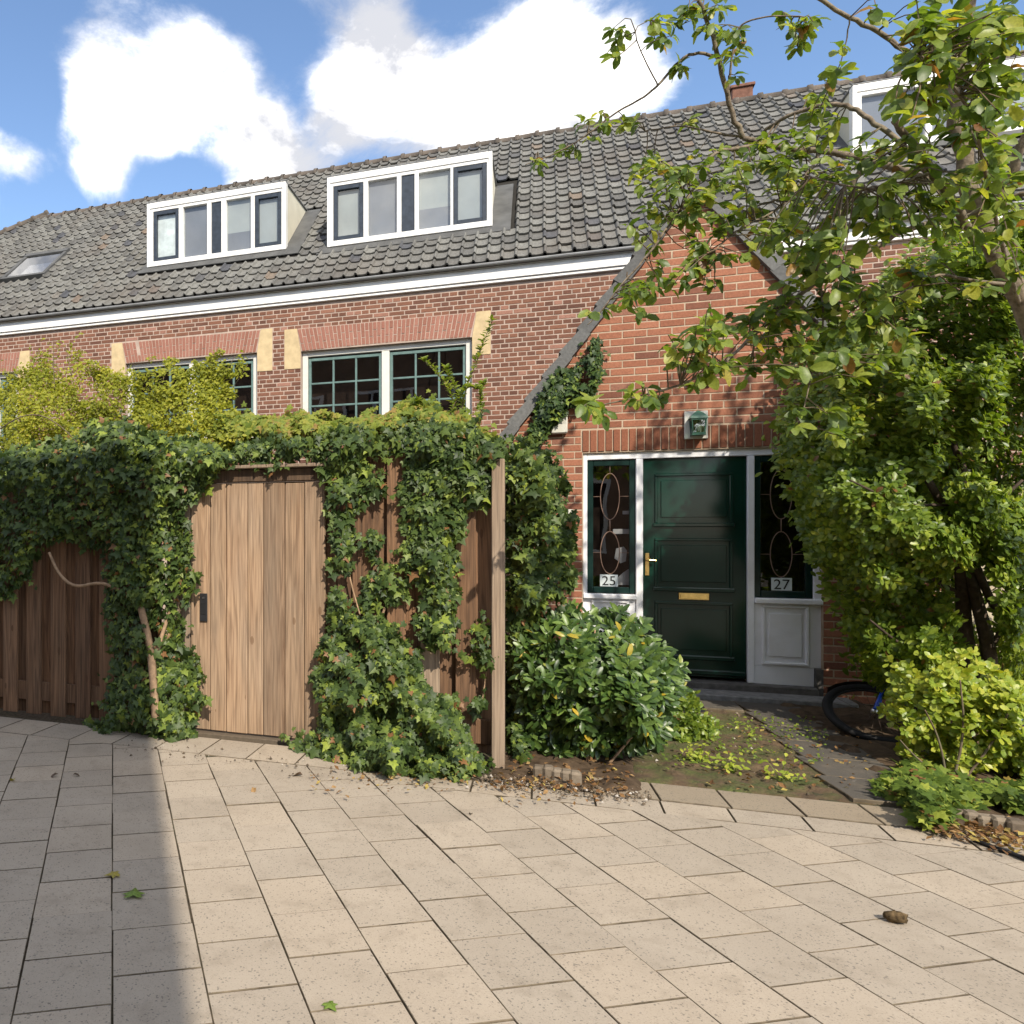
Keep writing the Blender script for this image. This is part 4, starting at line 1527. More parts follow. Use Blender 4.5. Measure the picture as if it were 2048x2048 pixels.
# ------------------------------------------------------------------ fences and gate
YB = 5.53
lf = thing('board_fence', (-4.2, YB, 0), 'brown board fence in shade left of the gate, overhung by ivy', 'fence', 'board fences beside the gate')
for z0 in (.13, 1.55):
    MB().box(-7.2, -2.72, YB - .005, YB + .03, z0, z0 + .16, .004).build('rail', 'fence_wood', lf)
k = 0
x = -4.375 - .2405 * 11
while x < -2.95:
    t = rng.normal(0, .004)
    MB().box(x + t, x + .145 + t, YB - .03, YB - .006, .015 + abs(t), 1.98, .003).build('board', 'fence_wood', lf)
    MB().box(x + .105, x + .295, YB + .031, YB + .053, .02, 1.98, .003).build('board', 'fence_wood', lf)
    x += .2405
MB().box(-2.80, -2.70, YB - .02, YB + .08, 0, 2.1, .006).build('post', 'post_wood', lf)

gt = thing('garden_gate', (-2.04, YB, 0), 'closed wooden plank garden gate between the two ivy clad fences', 'gate')
gx0, gx1 = -2.59, -1.49
edges = np.linspace(gx0, gx1, 8) + np.concatenate([[0], rng.normal(0, .008, 6), [0]])
for a, b in zip(edges[:-1], edges[1:]):
    yj = YB - .02 + rng.normal(0, .0015)
    MB().box(a + .0025, b - .0025, yj, yj + .03, .025 + rng.normal(0, .002), 1.952 + rng.normal(0, .002), .005).build('plank', 'gate_wood', gt)
MB().box(-2.685, -2.60, YB - .012, YB + .07, .0, 2.0, .004).build('jamb', 'post_wood', gt)
MB().box(-1.515, -1.415, YB + .014, YB + .07, .0, 1.958, .004).build('jamb', 'fence_wood', gt)
MB().box(-2.598, -1.52, YB + .014, YB + .05, 1.86, 1.958, .004).build('gate_stop', 'beam_wood', gt)
MB().box(-2.80, -1.30, YB - .035, YB + .07, 1.962, 2.055, .004).build('lintel_beam', 'beam_wood', gt)
MB().box(-2.85, -1.25, YB - .10, YB + .10, 2.06, 2.085, .004).build('cap_board', 'post_wood', gt)
MB().box(-2.6, -1.45, YB - .07, YB + .08, -.05, .012, .004).build('threshold', 'edging', gt)
hp = MB().box(-2.505, -2.442, YB - .032, YB - .021, .875, 1.095, .004).build('handle_plate', 'black_metal', gt)
MB().box(-2.492, -2.455, YB - .036, YB - .031, .93, 1.02, .004).build('finger_recess', 'rubber', hp)
MB().tube([(-2.473, YB - .031, 1.06), (-2.473, YB - .038, 1.06)], .010, 8).build('lock', 'chrome', hp)

rfn = thing('board_fence', (-.8, YB, 0), 'brown board fence right of the gate ending at a square post, ivy climbing over it', 'fence', 'board fences beside the gate')
for z0 in (.11, 1.97):
    MB().box(-1.41, -.31, YB - .005, YB + .03, z0, z0 + .17, .004).build('rail', 'fence_wood', rfn)
for x in (-1.405, -1.28, -1.04, -.80, -.555):
    w = .11 if x < -1.3 else .135
    yo = .0 if x > -1.3 else .036
    t = rng.normal(0, .003)
    MB().box(x + t, x + w + t, YB - .03 + yo, YB - .006 + yo, .05, 2.14 + rng.normal(0, .012), .003).build('board', 'fence_wood' if rng.random() < .4 else 'post_wood', rfn)
for x in (-1.165, -.925, -.685, -.44):
    MB().box(x - .015, x + .16, YB + .031, YB + .053, .04, 2.145, .003).build('board', 'fence_wood', rfn)
MB().box(-.305, -.222, 5.38, 5.462, -.05, 2.07, .005).build('post', 'post_wood', rfn)
MB().box(-1.42, -.2, YB - .045, YB + .07, 2.15, 2.18, .004).build('cap_board', 'beam_wood', rfn)
# return panel towards the house
for k in range(11):
    y_ = 5.6 + k * .25
    MB().box(-.275, -.25, y_, y_ + .24, .05, 1.95, .003).build('board', 'fence_wood', rfn)

# ------------------------------------------------------------------ plants


def plant(name, label, cat, base, group=None):
    return thing(name, base, label, cat, group)


def strands(poly, count, Yb, dep, size=(.03, .062), length=(18, 52)):
    """loose runners leaving the outline of a patch of ivy"""
    P = np.array(poly, float)
    X, Y, D_ = [], [], []
    L = np.linalg.norm(np.roll(P, -1, 0) - P, axis=1)
    for _ in range(count):
        i = rng.choice(len(P), p=L / L.sum())
        a, b = P[i], P[(i + 1) % len(P)]
        q = a + (b - a) * rng.random()
        t = (b - a) / (np.linalg.norm(b - a) + 1e-6)
        nrm_ = np.array([t[1], -t[0]])
        if in_poly(np.array([q[0] + 4 * nrm_[0]]), np.array([q[1] + 4 * nrm_[1]]), poly)[0]:
            nrm_ = -nrm_
        d = nrm_ + rng.normal(0, .5, 2) + np.array([0, .35])
        d /= np.linalg.norm(d)
        q = q - d * 18
        dd = dep * rng.uniform(.2, .9)
        for k in range(int(rng.uniform(*length) / 6)):
            q = q + d * 6
            d = d + rng.normal(0, .22, 2) + np.array([0, .05])
            d /= np.linalg.norm(d)
            o = rng.normal(0, 4.5, 2)
            X.append(q[0] + o[0]); Y.append(q[1] + o[1]); D_.append(max(.02, dd + rng.normal(0, .02)))
    X, Y, D_ = map(np.array, (X, Y, D_))
    n = len(X)
    pos = at_many(X, Y, Yb - D_)
    pos[:, 2] = np.maximum(pos[:, 2], .015)
    sz = rng.uniform(*size, n)
    nr = np.stack([rng.normal(0, .6, n), -1 + rng.normal(0, .3, n), .4 + rng.normal(0, .5, n)], -1)
    ax = np.stack([rng.normal(0, .7, n), rng.normal(-.2, .4, n), -1 + rng.normal(0, .5, n)], -1)
    return sz, frames(pos, ax, nr, sz)


def ivy_on(parent, poly, n, mat, Yb, bulge, size=(.045, .085), rag=12., holes=(), k=300, up=.35, stuff='foliage', tmpl=(IVY_V, IVY_F), D=60., sag=1.0, dens=None, zmin=.01, strand=0):
    x, y = sample_poly(poly, n, rag, dens, holes)
    ed = edge_dist(x, y, poly)
    f = np.sqrt(np.clip(ed / D, .03, 1))
    bl = bulge(x, y) if callable(bulge) else np.full(n, bulge)
    cl = vnoise(x / 34., y / 34.)
    cl2 = vnoise(x / 75. + 30, y / 75.)
    d = .02 + bl * f * (.12 + .75 * cl + .4 * cl2) * (1 - .55 * rng.random(n) ** 2.2)
    pos = at_many(x, y, Yb - d)
    pos[:, 2] = np.maximum(pos[:, 2], zmin + .02 * rng.random(n))
    gx = (vnoise(x / 34. + .3, y / 34.) - vnoise(x / 34. - .3, y / 34.))
    gy = (vnoise(x / 34., y / 34. + .3) - vnoise(x / 34., y / 34. - .3))
    nr = np.stack([-1.2 * gx + rng.normal(0, .58, n), -1 + rng.normal(0, .3, n), up + 1.2 * gy + rng.normal(0, .55, n)], -1)
    ax = np.stack([rng.normal(0, .6, n), rng.normal(-.25, .4, n), -sag + rng.normal(0, .45, n)], -1)
    sz = rng.uniform(*size, n) * (.6 + .75 * rng.random(n) ** 1.5)
    Ms = frames(pos, ax, nr, sz)
    if strand:
        sp_, sm_ = strands(poly, strand, Yb, .5 * float(np.median(bl)))
        Ms = np.concatenate([Ms, sm_])
        sz = np.concatenate([sz, sp_])
    split_pieces('leaf', stuff, *tmpl, Ms, sz, mat, parent, k, smooth=True)


def stems(parent, paths, mat, name='stem', Yb=None, n=6):
    for pts, r0, r1 in paths:
        P = [at(*p) if len(p) == 3 else np.array(p) for p in pts]
        P = smooth_path(P)
        m = len(P)
        MB().tube(P, [r0 + (r1 - r0) * i / (m - 1) for i in range(m)], n).build(name, mat, parent, smooth=True)


def smooth_path(P, it=2):
    P = [np.asarray(p, float) for p in P]
    for _ in range(it):
        Q = [P[0]]
        for a, b in zip(P[:-1], P[1:]):
            Q += [a * .75 + b * .25, a * .25 + b * .75]
        Q.append(P[-1])
        P = Q
    return P


# ivy left of the gate
ivA = plant('ivy', 'big dark ivy draped over the left fence, hanging down beside the gate to the paving', 'ivy', (-3.0, 5.2, 0))
polyA = [(-60, 905), (60, 890), (130, 872), (200, 835), (262, 838), (330, 868), (420, 880), (478, 905), (455, 938), (425, 962), (400, 985), (384, 1012), (366, 1040), (372, 1090), (386, 1140), (378, 1200), (362, 1250), (378, 1300), (396, 1360), (402, 1400), (386, 1450), (394, 1482), (330, 1490), (240, 1484), (165, 1474), (196, 1440), (216, 1400), (232, 1350), (226, 1290), (208, 1220), (204, 1150), (208, 1108), (160, 1088), (112, 1084), (76, 1118), (48, 1165), (10, 1192), (-60, 1180)]
holeA = [[(286, 1228), (300, 1225), (318, 1285), (300, 1292)], [(298, 1330), (314, 1330), (314, 1362), (296, 1364)], [(355, 1180), (372, 1190), (368, 1260), (356, 1250)]]
ivy_on(ivA, polyA, 7600, 'ivy_leaf', YB - .03, lambda x, y: .22 + .16 * np.clip((1000 - y) / 150, 0, 1) + .32 * np.clip((y - 1330) / 150, 0, 1), rag=14, holes=holeA, D=55, size=(.036, .078), strand=50)
stems(ivA, [([(282, 1215, 5.36), (300, 1290, 5.34), (306, 1350, 5.28), (312, 1440, 5.2)], .028, .034), ([(316, 1300, 5.36), (330, 1250, 5.4), (352, 1190, 5.42)], .02, .012),
            ([(98, 1105, 5.36), (118, 1150, 5.34), (150, 1176, 5.33), (200, 1163, 5.36), (240, 1180, 5.38)], .012, .014), ([(282, 1215, 5.36), (268, 1170, 5.4), (262, 1120, 5.42)], .02, .012)], 'bark_tan')

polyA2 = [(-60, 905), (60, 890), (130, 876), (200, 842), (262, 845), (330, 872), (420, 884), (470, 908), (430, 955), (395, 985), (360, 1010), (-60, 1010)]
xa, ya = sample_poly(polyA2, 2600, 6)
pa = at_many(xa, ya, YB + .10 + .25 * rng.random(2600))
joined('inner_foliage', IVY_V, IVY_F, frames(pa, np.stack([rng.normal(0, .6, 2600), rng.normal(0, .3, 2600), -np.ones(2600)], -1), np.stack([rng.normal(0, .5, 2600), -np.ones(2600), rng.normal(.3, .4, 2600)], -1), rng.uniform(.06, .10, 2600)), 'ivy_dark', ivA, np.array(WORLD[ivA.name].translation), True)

# ivy right of the gate
ivB = plant('ivy', 'ivy over the right fence hanging in strands, piled in a mound at its foot', 'ivy', (-1.0, 5.1, 0))
bulB = lambda x, y: .13 + .06 * np.clip((940 - y) / 60, 0, 1) + .52 * np.clip((y - 1200) / 370, 0, 1) ** 1.2
regB = [([(455, 925), (470, 885), (560, 868), (650, 862), (760, 850), (870, 842), (960, 850), (1010, 875), (1000, 960), (990, 1005), (940, 1010), (900, 980), (860, 930), (800, 905), (740, 905), (700, 935), (655, 945), (640, 925), (600, 914), (540, 916), (490, 922)], 1900),
        ([(640, 930), (735, 925), (770, 950), (762, 985), (735, 1010), (705, 1030), (706, 1090), (700, 1145), (668, 1140), (655, 1060), (650, 985)], 520),
        ([(740, 1055), (768, 1060), (770, 1100), (752, 1122), (735, 1100)], 90),
        ([(800, 925), (870, 915), (925, 960), (935, 1030), (915, 1075), (912, 1150), (922, 1200), (915, 1250), (912, 1300), (870, 1310), (838, 1285), (826, 1230), (840, 1180), (812, 1130), (808, 1060), (815, 1000)], 1450),
        ([(735, 1150), (770, 1125), (810, 1150), (815, 1190), (760, 1220), (720, 1215)], 190),
        ([(662, 1160), (690, 1170), (706, 1215), (760, 1240), (800, 1262), (842, 1300), (850, 1352), (868, 1392), (915, 1385), (925, 1430), (935, 1470), (965, 1500), (975, 1530), (965, 1572), (900, 1575), (840, 1572), (790, 1588), (700, 1556), (640, 1545), (572, 1490), (620, 1468), (642, 1420), (628, 1370), (640, 1310), (660, 1250)], 4200),
        ([(945, 1235), (985, 1250), (995, 1290), (985, 1345), (965, 1340), (950, 1290)], 110), ([(938, 1390), (968, 1395), (962, 1425), (942, 1418)], 40)]
al_ = []
for poly, n in regB:
    x, y = sample_poly(poly, n, 12)
    ed = edge_dist(x, y, poly)
    al_.append((x, y, ed))
x = np.concatenate([a[0] for a in al_])
y = np.concatenate([a[1] for a in al_])
ed = np.concatenate([a[2] for a in al_])
n = len(x)
cl = vnoise(x / 34., y / 34.)
d = .02 + bulB(x, y) * np.sqrt(np.clip(ed / 45., .05, 1)) * (.22 + 1.15 * cl) * (1 - .5 * rng.random(n) ** 2.2)
d = np.maximum(d, np.where(y > 1400, (y - 1400) / 170 * .55 * np.clip(ed / 30, .35, 1), 0) * (1 - .3 * rng.random(n)))
pos = at_many(x, y, YB - .035 - d)
pos[:, 2] = np.maximum(pos[:, 2], .012 + .03 * rng.random(n))
gx = (vnoise(x / 34. + .3, y / 34.) - vnoise(x / 34. - .3, y / 34.))
gy = (vnoise(x / 34., y / 34. + .3) - vnoise(x / 34., y / 34. - .3))
nr = np.stack([-1.2 * gx + rng.normal(0, .58, n), -1 + rng.normal(0, .3, n), .3 + .5 * np.clip((y - 1250) / 250, 0, 1) + 1.2 * gy + rng.normal(0, .55, n)], -1)
ax = np.stack([rng.normal(0, .55, n), rng.normal(-.1, .3, n), -1 + rng.normal(0, .4, n)], -1)
sz = rng.uniform(.036, .076, n) * (.6 + .75 * rng.random(n) ** 1.5)
MsB = frames(pos, ax, nr, sz)
for (poly, n_), cnt in zip(regB, (26, 5, 2, 8, 3, 24, 4, 1)):
    sp_, sm_ = strands(poly, cnt, YB - .04, .1 if n_ < 3000 else .3)
    MsB, sz = np.concatenate([MsB, sm_]), np.concatenate([sz, sp_])
split_pieces('leaf', 'foliage', IVY_V, IVY_F, MsB, sz, 'ivy_leaf', ivB, 300, smooth=True)
stems(ivB, [([(770, 1215, 5.46), (757, 1250, 5.46), (740, 1290, 5.4)], .01, .008), ([(975, 1330, 5.47), (965, 1400, 5.47), (955, 1440, 5.45)], .006, .005), ([(690, 1100, 5.47), (700, 1160, 5.46), (720, 1230, 5.44)], .007, .006)], 'bark_tan')

# ivy behind the post, along the return panel
ivC = plant('ivy', 'tall ivy behind the square fence post, beside the brick pier and doorbell', 'ivy', (-.05, 5.9, 0))
polyC = [(985, 880), (1030, 868), (1080, 888), (1118, 930), (1130, 985), (1146, 1040), (1150, 1085), (1128, 1130), (1148, 1160), (1130, 1190), (1090, 1215), (1060, 1260), (1050, 1320), (1060, 1400), (1075, 1500), (1065, 1548), (1012, 1548), (1006, 1400), (1004, 1200), (1000, 1000)]
ivy_on(ivC, polyC, 3000, 'ivy_leaf', 6.15, lambda x, y: .42 + .35 * np.clip((y - 1250) / 250, 0, 1), size=(.042, .08), rag=13, D=50, strand=40)

# ivy on the verge of the gable
ivV = plant('ivy', 'narrow dark ivy climbing the gable wall beneath the slanting left verge', 'ivy', (.1, YG - .05, 2.3))
polyV = [(1192, 668), (1206, 690), (1202, 742), (1190, 785), (1170, 812), (1150, 800), (1120, 830), (1098, 862), (1068, 885), (1056, 858), (1076, 812), (1096, 772), (1120, 742), (1150, 738), (1168, 705)]
holeV = [[(1160, 722), (1178, 716), (1176, 770), (1160, 772)]]
ivy_on(ivV, polyV, 1150, 'ivy_dark', YG - .02, .2, size=(.045, .075), rag=8, D=22, holes=holeV, k=150, strand=16)
stems(ivV, [([(1075, 880, 8.46), (1110, 800, 8.45), (1160, 745, 8.44), (1190, 690, 8.43)], .008, .004)], 'bark_dark')

# yellow-green climber behind the left fence
clm = plant('climbing_plant', 'airy yellow green climber rising above the left fence in front of two windows', 'climber', (-4.0, 6.3, 0))
polyD = [(-60, 740), (0, 722), (40, 750), (66, 700), (96, 668), (130, 672), (168, 700), (186, 748), (240, 745), (262, 722), (330, 732), (396, 716), (452, 700), (500, 722), (486, 752), (448, 762), (468, 800), (452, 842), (470, 880), (440, 905), (300, 905), (180, 915), (0, 925), (-60, 930)]
nD = 27000
xD, yD = sample_poly(polyD, nD, 26, dens=lambda x, y: np.clip((.55 + 1.15 * (vnoise(x / 42., y / 36.) - .42) * 2.0 + np.clip((y - 770) / 120, 0, .75)), .04, 1))
YD = 6.55 - .75 * np.clip((yD - 690) / 220, 0, 1) * (.35 + .65 * rng.random(nD)) - .35 * vnoise(xD / 38., yD / 38.)
pD = at_many(xD, yD, YD)
nrD = np.stack([rng.normal(0, .6, nD), -.7 + rng.normal(0, .4, nD), .7 + rng.normal(0, .5, nD)], -1)
axD = np.stack([rng.normal(0, .8, nD), rng.normal(-.2, .5, nD), rng.normal(-.2, .6, nD)], -1)
szD = rng.uniform(.024, .050, nD)
split_pieces('leaf', 'foliage', *SMALL, frames(pD, axD, nrD, szD), szD, 'climber_leaf', clm, 300, cell=5)
paths = []
for (x0, y0, x1, y1) in ((120, 860, 108, 668), (160, 860, 130, 690), (300, 880, 330, 735), (390, 880, 470, 712), (420, 860, 495, 730), (60, 880, 20, 735), (210, 870, 180, 740), (350, 870, 400, 722), (262, 900, 270, 770)):
    mx_, my_ = (x0 + x1) / 2 + rng.uniform(-15, 15), (y0 + y1) / 2
    paths.append(([(x0, y0, 6.2), (mx_, my_, 6.25), (x1, y1, 6.35)], .006, .0025))
paths.append(([(0, 858, 5.7), (40, 832, 5.65), (80, 828, 5.65), (120, 850, 5.6), (155, 885, 5.6)], .006, .005))
stems(clm, paths, 'bark_mid', 'branch', n=5)

# creeper along the top of the gate
crp = plant('creeper', 'yellow and rust tinged creeper along the top above the gate', 'creeper', (-1.6, 5.7, 2.0))
polyE = [(430, 905), (445, 838), (500, 822), (560, 826), (620, 818), (648, 838), (700, 828), (760, 822), (800, 800), (845, 806), (900, 812), (950, 838), (990, 868), (960, 885), (870, 872), (760, 876), (660, 890), (560, 900)]
ivy_on(crp, polyE, 4300, 'creeper_leaf', 5.95, .42, size=(.042, .072), rag=16, up=.6, k=300, D=40, strand=40)

# upright shoots over the fence
sht = plant('privet_shoots', 'upright lime green shoots standing before the right window of the long facade', 'shrub', (-.75, 5.9, 1.9))
sh_paths = [[(915, 870, 5.9), (930, 780, 5.9), (955, 720, 5.9), (968, 680, 5.9), (985, 640, 5.9)], [(925, 870, 5.9), (905, 790, 5.85), (880, 750, 5.85), (845, 718, 5.85)], [(935, 870, 5.95), (925, 800, 5.95), (900, 760, 5.95), (892, 735, 5.95)],
            [(890, 870, 5.8), (905, 810, 5.8), (935, 770, 5.8), (962, 780, 5.8)], [(860, 860, 5.8), (835, 820, 5.8), (838, 800, 5.8)], [(950, 870, 5.85), (965, 830, 5.85), (960, 790, 5.85), (965, 765, 5.85)]]
pS, aS, nS = [], [], []
for pth in sh_paths:
    P = smooth_path([at(*p) for p in pth], 2)
    MB().tube(P, [.006 - .004 * i / (len(P) - 1) for i in range(len(P))], 5).build('stem', 'bark_mid', sht)
    P = np.array(P)
    for t in np.linspace(.12, 1, 46):
        i = min(int(t * (len(P) - 1)), len(P) - 2)
        p = P[i] + (P[i + 1] - P[i]) * (t * (len(P) - 1) - i)
        a_ = rng.uniform(0, 2 * pi)
        for q in (a_, a_ + pi, a_ + 1.6):
            dirv = np.array([cos(q), sin(q), .75 + rng.normal(0, .2)])
            pS.append(p + rng.normal(0, .006, 3))
            aS.append(dirv)
            nS.append(np.array([-cos(q) * .8, -sin(q) * .8 - .4, 1]) + rng.normal(0, .25, 3))
szS = rng.uniform(.028, .055, len(pS))
split_pieces('leaf', 'foliage', *SHRUB, frames(np.array(pS), np.array(aS), np.array(nS), szS), szS, 'shoot_leaf', sht, 300, smooth=True)


def rosettes(parent, cen, out, kl, size, mat, tmpl, k=300, spread=.9, jit=.25, twig=None, flat=.35):
    """whorls of leaves at points cen facing out"""
    nC = len(cen)
    out = norm(out)
    ref = np.where(np.abs(out[:, 2:3]) < .9, np.array([[0, 0, 1.]]), np.array([[1., 0, 0]]))
    e1 = norm(np.cross(out, ref))
    e2 = np.cross(out, e1)
    P, A, NN, S = [], [], [], []
    for q in range(kl):
        ph = 2 * pi * q / kl * 1.0 + rng.uniform(-.4, .4, nC) + (q % 2) * .4
        rad = e1 * np.cos(ph)[:, None] + e2 * np.sin(ph)[:, None]
        lift = rng.uniform(flat - .3, flat + .5, nC)[:, None]
        a = rad * spread + out * lift + np.array([0, 0, -.15])
        nn = out * 1.0 - rad * lift + rng.normal(0, jit, (nC, 3))
        P.append(cen + rng.normal(0, .006, (nC, 3)) - out * rng.uniform(0, .02, nC)[:, None])
        A.append(a)
        NN.append(nn)
        S.append(rng.uniform(*size, nC))
    P, A, NN, S = map(np.concatenate, (P, A, NN, S))
    split_pieces('leaf', 'foliage', *tmpl, frames(P, A, NN, S), S, mat, parent, k, smooth=True)


def volume(poly, n, yc, R, D, rag=14., depth=.35, holes=(), dens=None, nsc=40., deep=.5):
    """points in a rounded volume whose outline is the picture polygon; returns centres and outward directions"""
    x, y = sample_poly(poly, n, rag, dens, holes)
    ed = edge_dist(x, y, poly)
    f = np.clip(ed / D, 0, 1)
    yf = yc - R * np.sqrt(1 - (1 - f) ** 2)
    cl = vnoise(x / nsc, y / nsc) * .6 + vnoise(x / (nsc * 2.3) + 50, y / (nsc * 2.3)) * .6
    yy = yf + deep * (1 - cl) * np.minimum(R, .8) + rng.exponential(depth * .4, n)
    p = at_many(x, y, yy)
    h = 3.
    gx = (vnoise((x + h) / nsc, y / nsc) - vnoise((x - h) / nsc, y / nsc)) * nsc / (2 * h)
    gy = (vnoise(x / nsc, (y + h) / nsc) - vnoise(x / nsc, (y - h) / nsc)) * nsc / (2 * h)
    P = np.array(poly, float)
    cx_, cy_ = P[:, 0].mean(), P[:, 1].mean()
    o = np.stack([(x - cx_) / 260. - gx * .9, -1.0 + rng.normal(0, .2, n), .55 + (cy_ - y) / 420. + gy * .9], -1) + rng.normal(0, .3, (n, 3))
    return p, o


# laurel bush by the door
lau = plant('laurel_bush', 'rounded glossy dark green laurel bush left of the doorstep, behind the fence post', 'bush', (.5, 5.9, 0))
polyG = [(1012, 1300), (1030, 1262), (1075, 1236), (1120, 1212), (1165, 1214), (1210, 1226), (1255, 1240), (1300, 1268), (1330, 1296), (1362, 1330), (1364, 1385), (1345, 1420), (1350, 1450), (1320, 1495), (1292, 1500), (1268, 1530), (1250, 1550), (1222, 1572), (1190, 1578), (1130, 1562), (1090, 1548), (1060, 1528), (1020, 1490), (1008, 1400)]
cG, oG = volume(polyG, 760, 6.15, .78, 120, rag=18, depth=.25, deep=.75)
cG[:, 2] = np.maximum(cG[:, 2], .05)
rosettes(lau, cG, oG, 9, (.065, .105), 'laurel_leaf', LAUREL, 300)
stems(lau, [([(1180, 1560, 5.75), (1170, 1480, 5.8), (1120, 1380, 5.8), (1080, 1300, 5.8)], .014, .006), ([(1185, 1560, 5.8), (1200, 1460, 5.8), (1240, 1360, 5.8), (1270, 1300, 5.85)], .013, .005), ([(1190, 1560, 5.8), (1250, 1490, 5.75), (1310, 1420, 5.8)], .012, .005), ([(1182, 1560, 5.85), (1180, 1420, 5.95), (1190, 1260, 5.95)], .012, .005)], 'bark_tan')

# low sprawling plant right of it
spr = plant('low_shrub', 'low sprawling dull green plant between the laurel bush and the mossy ground', 'plant', (.95, 6.4, 0))
polyK = [(1345, 1390), (1375, 1375), (1400, 1410), (1428, 1450), (1432, 1480), (1405, 1500), (1380, 1520), (1340, 1530), (1300, 1525), (1290, 1490), (1320, 1450)]
cK, oK = volume(polyK, 330, 6.7, .25, 50, rag=10, depth=.3)
cK[:, 2] = np.maximum(cK[:, 2], .03)
rosettes(spr, cK, oK, 6, (.03, .055), 'shrub_leaf', SHRUB, 120)

# big evergreen shrub at the right
shr = plant('evergreen_shrub', 'very tall dense evergreen shrub filling the right side beside the door', 'shrub', (3.0, 6.9, 0))
polyH = [(1562, 905), (1556, 860), (1580, 800), (1600, 740), (1650, 690), (1700, 640), (1752, 585), (1800, 545), (1830, 500), (1880, 470), (1950, 440), (2000, 425), (2140, 420), (2140, 1400), (2048, 1380), (1960, 1390), (1890, 1400), (1800, 1385), (1755, 1375), (1728, 1350), (1716, 1300), (1700, 1240), (1672, 1190), (1640, 1130), (1612, 1080), (1600, 1030), (1580, 960)]
holeH = [[(1915, 1135), (1950, 1125), (1995, 1160), (2012, 1210), (2000, 1275), (1975, 1300), (1935, 1280), (1912, 1230), (1908, 1180)]]
cH, oH = volume(polyH, 4700, 7.25, 1.0, 170, rag=24, depth=.4, holes=holeH, nsc=58., deep=1.05, dens=lambda x, y: np.clip(.10 + 2.0 * (vnoise(x / 58., y / 58.) * .6 + vnoise(x / 133. + 50, y / 133.) * .6 - .36), .10, 1))
rosettes(shr, cH, oH, 7, (.042, .072), 'shrub_leaf', SHRUB, 300, flat=.45)
cH2, oH2 = volume(polyH, 6000, 7.75, .6, 170, rag=8, depth=.4, holes=holeH)
rosettes_k = 6
stems(shr, [([(1985, 1420, 6.9), (1978, 1290, 6.9), (1950, 1190, 6.95), (1932, 1120, 7.0), (1945, 1000, 7.0), (1900, 860, 7.0)], .05, .02), ([(1950, 1420, 7.0), (1930, 1280, 7.0), (1925, 1180, 7.0), (1915, 1060, 7.0), (1850, 950, 6.9)], .06, .02),
            ([(1985, 1290, 6.9), (2020, 1230, 6.9), (2048, 1190, 6.9)], .018, .012), ([(1950, 1130, 6.95), (1990, 1220, 6.95), (2030, 1270, 7.0)], .028, .02), ([(1930, 1190, 7.0), (1880, 1170, 7.0), (1830, 1120, 7.0), (1780, 1080, 6.9)], .022, .008),
            ([(1960, 1400, 7.05), (1890, 1330, 7.0), (1800, 1290, 6.9), (1740, 1240, 6.8)], .02, .006), ([(1945, 1060, 6.95), (2000, 1000, 6.8), (2045, 960, 6.8)], .02, .008), ([(1915, 1010, 6.9), (1800, 1010, 6.6), (1700, 960, 6.4)], .014, .005)], 'bark_dark', 'trunk')
# inner foliage as part of the same shrub
rs = rng.normal(0, 1, (len(cH2) * 4, 3))
szI = rng.uniform(.05, .085, len(cH2) * 4)
joined('inner_foliage', *SHRUB, frames(np.repeat(cH2, 4, 0) + rng.normal(0, .06, (len(cH2) * 4, 3)), rs, np.repeat(oH2, 4, 0) + rng.normal(0, .6, (len(cH2) * 4, 3)), szI), 'shrub_leaf', shr, np.array(WORLD[shr.name].translation), True)

# yellow bush in front
yel = plant('euonymus_bush', 'low bright yellow green bush at the right edge hiding the bicycle', 'bush', (2.6, 6.0, 0))
polyI = [(1775, 1455), (1762, 1420), (1785, 1390), (1800, 1335), (1830, 1310), (1862, 1345), (1880, 1305), (1930, 1310), (1975, 1325), (2010, 1350), (2060, 1380), (2120, 1420), (2120, 1560), (2050, 1570), (1980, 1545), (1930, 1560), (1870, 1545), (1845, 1500), (1800, 1490), (1775, 1480)]
cI, oI = volume(polyI, 1050, 6.3, .4, 90, rag=30, depth=.35, dens=lambda x, y: np.clip(.2 + 1.8 * (vnoise(x / 36., y / 30.) - .2), .15, 1), nsc=34, deep=1.0)
cI[:, 2] = np.maximum(cI[:, 2], .06)
rosettes(yel, cI, oI, 6, (.036, .062), 'yellow_leaf', YELLOW, 300)
stems(yel, [([(1895, 1570, 6.1), (1880, 1480, 6.1), (1850, 1420, 6.05)], .008, .004), ([(1905, 1570, 6.1), (1930, 1460, 6.1), (1920, 1360, 6.1)], .009, .004), ([(1920, 1570, 6.1), (1990, 1480, 6.1), (2030, 1400, 6.1)], .009, .004), ([(1800, 1480, 6.1), (1822, 1505, 6.1), (1850, 1530, 6.1)], .004, .006)], 'bark_mid')

